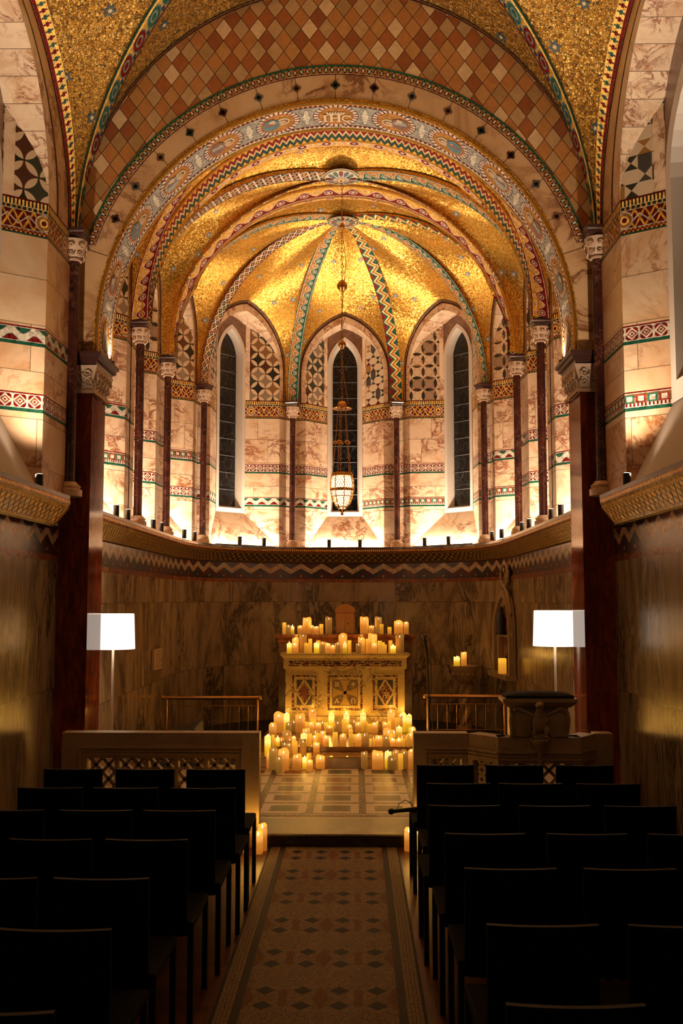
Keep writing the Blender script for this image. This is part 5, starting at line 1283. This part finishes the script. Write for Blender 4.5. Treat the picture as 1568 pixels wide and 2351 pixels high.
screen_panel(sr, (1.265, 7.78), (1.90, 7.78), TH, 0.002, .888, .24, .69, .05, .05, 2)
screen_panel(sr, (1.90, 7.78), (2.06, 8.0), TH, 0.002, .888, .24, .69, .04, .04, 1)
screen_panel(sr, (2.06, 8.0), (2.20, 8.0), TH, 0.002, .888, .24, .69, .07, .07, 1, False)
# ------------------------------------------------------------------ eagle lectern
lec = empty('eagle_lectern', (1.59, 7.84, .888), label='carved stone eagle lectern with dark cushioned desk on the right screen', cat='lectern')
EX = 1.585; FY = 7.775
mb = MB(); mb.box(1.36, 1.81, 7.80, 7.93, .888, 1.12, 'screen'); mb.build('pedestal', lec, bevel=.006)
mb = MB(); rows = []
for e, z in ((.235, 1.115), (.25, 1.125), (.275, 1.15), (.285, 1.16), (.285, 1.185)): rows.append([(EX - e, 7.80 - (e - .21), z), (EX + e, 7.80 - (e - .21), z), (EX + e, 7.98, z), (EX - e, 7.98, z)])
mb.grid(rows, 'screen', wrap=True); mb.face(rows[-1], 'screen'); mb.face(rows[0][::-1], 'screen'); mb.build('desk', lec)
M['meshgrey'] = plain('mic_grille', (0.09, 0.085, 0.08), 0.35, 0.7)
M['cush'] = plain('green_cushion', (0.022, 0.026, 0.014), 0.9, nz=.3)
mb = MB(); rows = []
for j in range(9):
    v = j / 8; row = []
    for i in range(13):
        u = i / 12; e = (math.sin(pi * u) * math.sin(pi * min(1, v * 1.0 + 0.0))) ** .35 if 0 < u < 1 and 0 < v < 1 else 0
        row.append((EX - .26 + .52 * u, 7.735 + .23 * v, 1.186 + .022 + .026 * e))
    rows.append(row)
mb.grid(rows, 'cush')
edge = rows[0] + [r[-1] for r in rows[1:]] + rows[-1][::-1][1:] + [r[0] for r in rows[::-1][1:]]
mb.grid([edge, [(p[0], p[1], 1.186) for p in edge]], 'cush', wrap=True); mb.build('cushion', lec, smooth=True)
eg = MB()
eg.ball((EX, FY - .005, 1.01), (.062, .045, .085), 'screen', 16, 12); eg.ball((EX, FY - .012, 1.055), (.05, .04, .05), 'screen', 14, 10)
eg.tube([(EX, FY - .02, 1.07), (EX, FY - .032, 1.10), (EX - .004, FY - .04, 1.125)], [.036, .030, .030], 'screen', 12)
eg.ball((EX - .006, FY - .045, 1.135), (.036, .038, .031), 'screen', 14, 10)
eg.tube([(EX - .02, FY - .07, 1.137), (EX - .034, FY - .088, 1.128), (EX - .038, FY - .09, 1.112)], [.014, .010, .003], 'screen', 8)
for s_ in (-1, 1):
    eg.tube([(EX + s_ * .035, FY - .008, .97), (EX + s_ * .05, FY - .03, .935), (EX + s_ * .042, FY - .028, .905)], [.030, .024, .015], 'screen', 10)
    for k in (-1, 0, 1): eg.tube([(EX + s_ * .042, FY - .03, .905), (EX + s_ * .042 + k * .014, FY - .045, .893), (EX + s_ * .042 + k * .017, FY - .045, .882)], [.008, .007, .003], 'screen', 6)
    # wing: raised leading edge sweeping out and down, feathered panel below
    lead = [(.03, 1.045), (.075, 1.065), (.12, 1.085), (.155, 1.105), (.19, 1.10), (.212, 1.07), (.222, 1.02), (.220, .96), (.205, .90)]
    eg.tube([(EX + s_ * a, FY - .004, b) for a, b in lead], [.016, .018, .018, .02, .02, .017, .014, .012, .008], 'screen', 8)
    inner = [(.02, 1.03), (.04, 1.01), (.055, .99), (.065, .96), (.07, .94), (.075, .92), (.08, .905), (.085, .895), (.10, .89)]
    eg.grid([[(EX + s_ * a, FY - .002, b) for a, b in lead], [(EX + s_ * (a + c_) / 2, FY - .016, (b + d_) / 2) for (a, b), (c_, d_) in zip(lead, inner)], [(EX + s_ * c_, FY + .004, d_) for c_, d_ in inner]], 'screen')
    for k in range(6):
        u = .095 + k * .022; eg.tube([(EX + s_ * u, FY - .012, 1.03 - k * .002), (EX + s_ * (u + .012), FY - .014, .96), (EX + s_ * (u + .008), FY - .006, .895)], [.004, .006, .004], 'screen', 5)
eg.grid([[(EX - .04, FY + .005, .93), (EX + .04, FY + .005, .93)], [(EX - .05, FY - .02, .90), (EX + .05, FY - .02, .90)], [(EX - .035, FY - .01, .87), (EX + .035, FY - .01, .87)]], 'screen')
eg.build('eagle', lec, smooth=True)
br = MB(); br.lathe([(.012, .0), (.02, .10), (.045, .16), (.07, .19), (.075, .215)], 'screen', (EX, FY - .01), 14, .66)
for k in range(8): a = 2 * pi * k / 8; br.ball((EX + .06 * math.cos(a), FY - .01 + .05 * math.sin(a), .862), .02, 'screen', 8, 6)
br.build('carved_bracket', sr, smooth=True)

# ------------------------------------------------------------------ floor lamps
msd = Mt('lamp_shade_fabric'); M['shade'] = msd.out((0.9, 0.85, 0.75), 0.8, emis=(1.0, 0.93, 0.80), estr=1.25)
for sg, X, zt, zb in ((-1, -2.045, 1.81, 1.49), (1, 1.985, 1.84, 1.52)):
    nm = 'left' if sg < 0 else 'right'
    L = empty('floor_lamp', (X, 9.15, .1), label='lit white drum floor lamp beside the %s chancel pier' % nm, cat='lamp')
    mb = MB(); mb.lathe([(.13, 0), (.13, .015), (.02, .022)], 'white', (X, 9.15), 24, .1); mb.build('base', L, smooth=True)
    mb = MB(); mb.tube([(X, 9.15, .115), (X, 9.15, zt - .05)], .011, 'white', 10); mb.build('pole', L, smooth=True)
    mb = MB(); n = 40
    rr = [[(X + r * math.cos(2 * pi * k / n), 9.15 + r * math.sin(2 * pi * k / n), z) for k in range(n)] for r, z in ((.198, zb), (.185, zt), (.181, zt), (.194, zb))]
    mb.grid(rr + [rr[0]], 'shade', wrap=True); mb.build('lamp_shade', L, smooth=True)
    point('bulb', (X, 9.15, (zb + zt) / 2), LAMP_W, (1, .78, .5), .04, parent=L)

# ------------------------------------------------------------------ brass rails
def brass(x0, x1, y, zt, zt2, zb, posts, label):
    root = empty('brass_railing', ((x0 + x1) / 2, y, .1), label=label, cat='railing')
    mb = MB(); mb.tube([(x0, y, zt), (x1, y, zt)], .023, 'brass', 12)
    for x in (x0, x1): mb.ball((x, y, zt), .028, 'brass', 10, 8)
    mb.build('handrail', root, smooth=True)
    for x in posts: mb = MB(); mb.tube([(x, y, .1), (x, y, zt - .01)], .016, 'brassd', 10); mb.lathe([(.04, 0), (.04, .01), (.02, .02)], 'brassd', (x, y), 14, .1); mb.build('post', root, smooth=True)
    mb = MB(); mb.tube([(posts[0], y, zt2), (posts[-1], y, zt2)], .006, 'brassd', 6); mb.tube([(posts[0], y, zb), (posts[-1], y, zb)], .006, 'brassd', 6)
    k = int((posts[-1] - posts[0]) / .11)
    for i in range(1, k): xx = posts[0] + (posts[-1] - posts[0]) * i / k; mb.tube([(xx, y, zb), (xx, y, zt2)], .0035, 'brassd', 5)
    mb.build('rail_panel', root, smooth=True)
brass(-2.19, -1.0, 12.3, .74, .645, .33, (-2.14, -1.03), 'brass railing on the left of the altar, against the dark wall')
brass(1.0, 1.98, 12.0, .79, .70, .40, (1.03, 1.94), 'brass railing on the right of the altar, behind the lectern')
# ------------------------------------------------------------------ microphone stand
ms = empty('microphone_stand', (1.04, 11.75, .1), label='black microphone stand with upright microphone right of the altar', cat='microphone stand')
sx_, sy_ = 1.02, 11.7
mb = MB()
for k in range(3): a = pi / 2 + 2 * pi * k / 3; mb.tube([(sx_, sy_, .30), (sx_ + .16 * math.cos(a), sy_ + .16 * math.sin(a), .11)], .009, 'black', 8)
mb.build('tripod', ms, smooth=True)
mb = MB(); mb.tube([(sx_, sy_, .16), (sx_, sy_, .80)], .013, 'black', 10); mb.tube([(sx_, sy_, .8), (sx_ - .015, sy_, 1.30)], .009, 'black', 10); mb.ball((sx_, sy_, .8), .022, 'black'); mb.build('pole', ms, smooth=True)
mb = MB(); mb.tube([(sx_ - .012, sy_, .82), (sx_ - .05, sy_ - .01, .79), (sx_ - .06, sy_ - .01, .74)], .006, 'brassd', 6); mb.build('clamp', ms, smooth=True)
mb = MB(); mb.tube([(sx_ - .012, sy_, 1.28), (sx_ - .025, sy_ - .01, 1.36), (sx_ - .045, sy_ - .02, 1.48)], [.014, .015, .024], 'black', 12); mb.ball((sx_ - .05, sy_ - .022, 1.51), .030, 'meshgrey', 14, 10); mb.build('microphone_head', ms, smooth=True)

ms_c = MB(); ms_c.tube([(sx_ - .02, sy_, 1.3), (sx_ + .03, sy_ + .01, 1.2), (sx_ + .035, sy_, 1.0), (sx_ + .02, sy_, .8), (sx_ + .04, sy_, .5), (sx_ + .05, sy_, .13)], .004, 'black', 6)
bpy_c = ms_c.build('cable', ms, smooth=True)
# ------------------------------------------------------------------ stone basin on a twisted pillar
bs = empty('stone_basin', (1.72, 14.35, .1), label='carved stone basin on a twisted pillar by the right apse wall', cat='basin')
mb = MB(); mb.lathe([(.10, .0), (.10, .05), (.07, .07)], 'cream', (1.72, 14.35), 16, .1)
rows = []
for i in range(41):
    z = .17 + .58 * i / 40; tw = i / 40 * 2.2 * pi
    rows.append([(1.72 + (.075 + .022 * math.cos(3 * (2 * pi * k / 24) - tw * 3 / 1.5)) * math.cos(2 * pi * k / 24 ), 14.35 + (.075 + .022 * math.cos(3 * (2 * pi * k / 24) - tw * 3 / 1.5)) * math.sin(2 * pi * k / 24), z) for k in range(24)])
mb.grid(rows, 'cream', wrap=True); mb.build('twisted_pillar', bs, smooth=True)
mb = MB(); mb.lathe([(.05, .73), (.10, .77), (.13, .80), (.14, .83), (.175, .90), (.19, .95), (.20, .97), (.20, 1.0), (.17, 1.0), (.15, .96), (.02, .93)], 'cream', (1.72, 14.35), 28, 0)
for k in range(14): a = 2 * pi * k / 14; mb.ball((1.72 + .165 * math.cos(a), 14.35 + .165 * math.sin(a), .88), (.022, .022, .03), 'cream', 8, 6)
mb.build('bowl', bs, smooth=True)
# plinth under the tapers: a flat stone lid half covering the bowl where the candles stand
mb = MB(); mb.lathe([(.168, 0), (.168, .004)], 'cream', (1.72, 14.35), 24, .996); mb.build('bowl_rim_plate', bs)
# ------------------------------------------------------------------ arched wall niche
def wallx(y):
    best = None
    for (x0, y0), (x1, y1) in zip(U, U[1:]):
        if x0 > 0 and x1 > 0 and min(y0, y1) <= y <= max(y0, y1) and abs(y1 - y0) > 1e-6:
            t = (y - y0) / (y1 - y0); best = x0 + (x1 - x0) * t
    return best + .135
nc = empty('wall_niche', (2.2, 13.5, .93), label='pointed arched niche with shelf and carved surround on the right apse wall', cat='niche')
def NP(y, z, d): 
    yc = min(max(y, 12.9), 14.3); return Vector((wallx(yc) - d, y, z))
yc_, hw_ = 13.52, .42
M['nichem'] = plain('carved_niche_stone', (0.30, 0.20, 0.11), 0.5, nz=0.4, nscale=14)
def outl(hw, h, zb=.93, zs=1.45, n=10):
    pts = [(yc_ - hw, zb)] + [(yc_ - arc_pt(hw, h, i / n)[0], zs + arc_pt(hw, h, i / n)[1]) for i in range(n + 1)]
    return pts + [(2 * yc_ - p[0], p[1]) for p in pts[::-1][1:]]
o0 = outl(.50, .62); o1 = outl(.42, .52, .95); o2 = outl(.34, .42, .97)
mb = MB()
mb.grid([[NP(a, b, .01) for a, b in o0], [NP(a, b, .10) for a, b in o0], [NP(a, b, .10) for a, b in o1], [NP(a, b, .06) for a, b in o1], [NP(a, b, .06) for a, b in o2], [NP(a, b, .012) for a, b in o2]], 'nichem')
mb.hexa([NP(12.98, .89, .01), NP(14.06, .89, .01), NP(14.06, .89, .15), NP(12.98, .89, .15), NP(12.98, .96, .01), NP(14.06, .96, .01), NP(14.06, .96, .15), NP(12.98, .96, .15)], 'nichem')
mb.build('surround', nc)
mb = MB(); k = len(o2) // 2
for i in range(len(o2) - 1): mb.face([NP(o2[i][0], o2[i][1], .012), NP(o2[i + 1][0], o2[i + 1][1], .012), NP(yc_, 1.3, .012)], 'redst')
mb.build('back_panel', nc)
mb = MB(); mb.hexa([NP(13.18, 1.44, .01), NP(13.86, 1.44, .01), NP(13.86, 1.44, .09), NP(13.18, 1.44, .09), NP(13.18, 1.465, .01), NP(13.86, 1.465, .01), NP(13.86, 1.465, .09), NP(13.18, 1.465, .09)], 'nichem'); mb.build('shelf', nc)
for s_ in (-1, 1):
    mb = MB()
    mb.tube([NP(yc_ + s_ * .5, 1.45, .06), NP(yc_ + s_ * .42, 1.75, .06), NP(yc_ + s_ * .2, 2.02, .06), NP(yc_, 2.12, .06)], .022, 'nichem', 8)
    mb.build('gable_moulding', nc, smooth=True)
mb = MB()
n = 24; ring = [NP(yc_ + .22 * math.cos(2 * pi * i / n), 2.27 + .15 * math.sin(2 * pi * i / n), .05) for i in range(n + 1)]
mb.tube(ring, .022, 'nichem', 8); mb.ball(NP(yc_, 2.27, .02), (.03, .17, .12), 'nichem', 14, 8); mb.ball(NP(yc_, 2.33, .06), (.02, .05, .035), 'nichem', 8, 6)
mb.build('carved_crest', nc, smooth=True)
mb = MB(); mb.lathe([(.07, 0), (.06, .1), (.07, .2), (.05, .26), (.03, .30), (.035, .34), (.01, .38)], 'black', (2.12, 13.45), 14, 1.466); mb.build('statuette', nc, smooth=True)
# ------------------------------------------------------------------ plaque, monitors
pq = MB(); pq.box(-2.25, -2.215, 11.88, 12.36, 1.10, 1.34, 'cream')
for k in range(7): 
    z = 1.32 - k * .031; pq.box(-2.2155, -2.213, 11.98, 12.33 - (k % 3) * .03, z - .007, z, 'slate')
o = pq.build('wall_plaque', None, origin=(-2.23, 12.12, 1.22)); tag(o, 'pale ribbed wall plaque on the left chancel wall above the brass railing', 'plaque')
spk = empty('stage_monitor', (-1.75, 11.2, .1), label='black wedge shaped stage monitor behind the left screen', cat='speaker')
mb = MB(); P0 = [(-2.05, 11.05), (-1.5, 11.05), (-1.5, 11.5), (-2.05, 11.5)]
mb.hexa([(-2.05, 11.0, .1), (-1.5, 11.0, .1), (-1.5, 11.5, .1), (-2.05, 11.5, .1), (-2.05, 11.12, .40), (-1.6, 11.08, .52), (-1.55, 11.35, .60), (-2.05, 11.4, .44)], 'black'); mb.build('cabinet', spk, bevel=.015)
mb = MB()
for k in range(9): x = -2.0 + .05 * k; mb.tube([(x, 11.0, .2), (x + .02, 11.05, .33)], .004, 'black', 5)
mb.build('grille', spk)
# ------------------------------------------------------------------ hanging sanctuary lamp
HX, HY = 0.01, 12.05
hl = empty('hanging_lamp', (HX, HY, 2.97), label='pierced brass egg shaped sanctuary lamp hanging on long chains', cat='lamp')
def chain(mb, p0, p1, step=.034, r=.011, th=.0028, m='brassd'):
    p0, p1 = Vector(p0), Vector(p1); L = (p1 - p0).length; n = max(2, int(L / step)); d = (p1 - p0).normalized()
    a = Vector((1, 0, 0)) if abs(d.x) < .9 else Vector((0, 1, 0)); x = d.cross(a).normalized(); y = d.cross(x)
    for i in range(n):
        c = p0 + d * L * (i + .5) / n; s_ = x if i % 2 else y
        mb.tube([c + d * (step * .62) * math.cos(2 * pi * k / 8) + s_ * r * math.sin(2 * pi * k / 8) for k in range(9)], th, m, 4)
mb = MB(); chain(mb, (HX, HY, 7.10), (HX, HY, 4.36), .05, .012, .004)
mb.tube([(HX + .004, HY - .02, 6.5), (HX + .05, HY - .02, 6.1), (HX + .01, HY - .02, 5.7), (HX - .02, HY - .02, 5.0), (HX + .03, HY - .02, 4.6), (HX + .08, HY, 4.32)], .004, 'brassd', 5)
mb.build('main_chain', hl, smooth=True)
for z, r in ((6.57, .038), (5.81, .066), (5.07, .05)): mb = MB(); mb.lathe([(.008, -r * 1.25), (r * .5, -r * .9), (r * .9, -r * .45), (r, 0), (r * .9, r * .45), (r * .5, r * .9), (.008, r * 1.2)], 'brassd', (HX, HY), 16, z); mb.build('chain_ball', hl, smooth=True)
mb = MB(); mb.lathe([(.115, -.01), (.12, 0), (.085, .012), (.058, .018), (.056, .05), (.04, .08), (.01, .092)], 'brass', (HX, HY), 28, 4.27); mb.build('canopy', hl, smooth=True)
for k in range(5):
    mb = MB(); bb = MB()
    a = 2 * pi * k / 5 + .5; c_, s_ = math.cos(a), math.sin(a)
    A_ = (HX + .05 * c_, HY + .05 * s_, 4.27); B_ = (HX + .082 * c_, HY + .082 * s_, 3.86); C_ = (HX + .12 * c_, HY + .12 * s_, 3.47)
    chain(mb, A_, B_, .03, .008, .0025); chain(mb, B_, C_, .03, .008, .0025, 'brass')
    bb.ball((B_[0], B_[1], 3.85), (.03, .03, .02), 'brass', 12, 8)
    mb.build('side_chain', hl, smooth=True); bb.build('chain_bead', hl, smooth=True)
prof = [(.128, .455), (.142, .40), (.146, .34), (.142, .28), (.128, .20), (.105, .13), (.075, .075), (.045, .045)]
mb = MB(); mb.lathe([(.12, 0), (.132, .01), (.132, .03), (.122, .045)], 'brass', (HX, HY), 30, 3.43)
for i in (0, 3, 4, 6): r, z = prof[i]; mb.tube([(HX + (r + .002) * math.cos(2 * pi * k / 30), HY + (r + .002) * math.sin(2 * pi * k / 30), 2.985 + z) for k in range(31)], .0055, 'brass', 6)
for k in range(8): a = 2 * pi * k / 8 + .2; mb.tube([(HX + (r + .002) * math.cos(a), HY + (r + .002) * math.sin(a), 2.985 + z) for r, z in prof], .006, 'brass', 6)
mb.lathe([(.006, -.03), (.02, -.015), (.012, .005), (.03, .025), (.048, .045)], 'brass', (HX, HY), 16, 2.985); mb.build('cage', hl, smooth=True)
mb = MB()
def pr(z):
    for (r0, z0), (r1, z1) in zip(prof, prof[1:]):
        if z1 <= z <= z0: return r1 + (r0 - r1) * (z - z1) / (z0 - z1)
    return prof[-1][0]
for k in range(26):
    for s_ in (-1, 1):
        mb.tube([(HX + (pr(.05 + .40 * i / 14)) * math.cos(2 * pi * k / 26 + s_ * i * .11), HY + pr(.05 + .40 * i / 14) * math.sin(2 * pi * k / 26 + s_ * i * .11), 3.035 + .40 * i / 14) for i in range(15)], .0032, 'brass', 4)
mb.grid([[(HX + (r + .003) * math.cos(2 * pi * k / 30), HY + (r + .003) * math.sin(2 * pi * k / 30), 2.985 + z) for k in range(30)] for r, z in ((.1445, .30), (.140, .265))], 'brassd', wrap=True)
mb.build('filigree', hl, smooth=True)
mgl = Mt('lamp_glass'); M['lglass'] = mgl.out((0.9, 0.8, 0.6), 0.4, emis=(1.0, 0.80, 0.45), estr=3.2)
mb = MB(); mb.lathe([(r * .90, z) for r, z in prof[::-1]], 'lglass', (HX, HY), 24, 2.985); mb.build('glass_bowl', hl, smooth=True)
# uplight glow on the chancel arch comes from two small cans on the pier capitals
for sg, nm in ((-1, 'left'), (1, 'right')):
    x, y, z = sg * 2.02, 8.80, 4.05
    t = empty('uplight', (x, y, z), label='tiny black uplight on top of the %s pier capital' % nm, cat='light', group='uplight cans on the cornice')
    mb = MB(); mb.lathe([(.02, 0), (.022, .003), (.022, .03), (.019, .032)], 'black', (x, y), 14, z); mb.build('housing', t, smooth=True)
    spot('uplight_beam', (x, y, z + .05), (sg * 1.95, 8.7, z + 1.5), ARCH_W, size=120, radius=.03, parent=t)
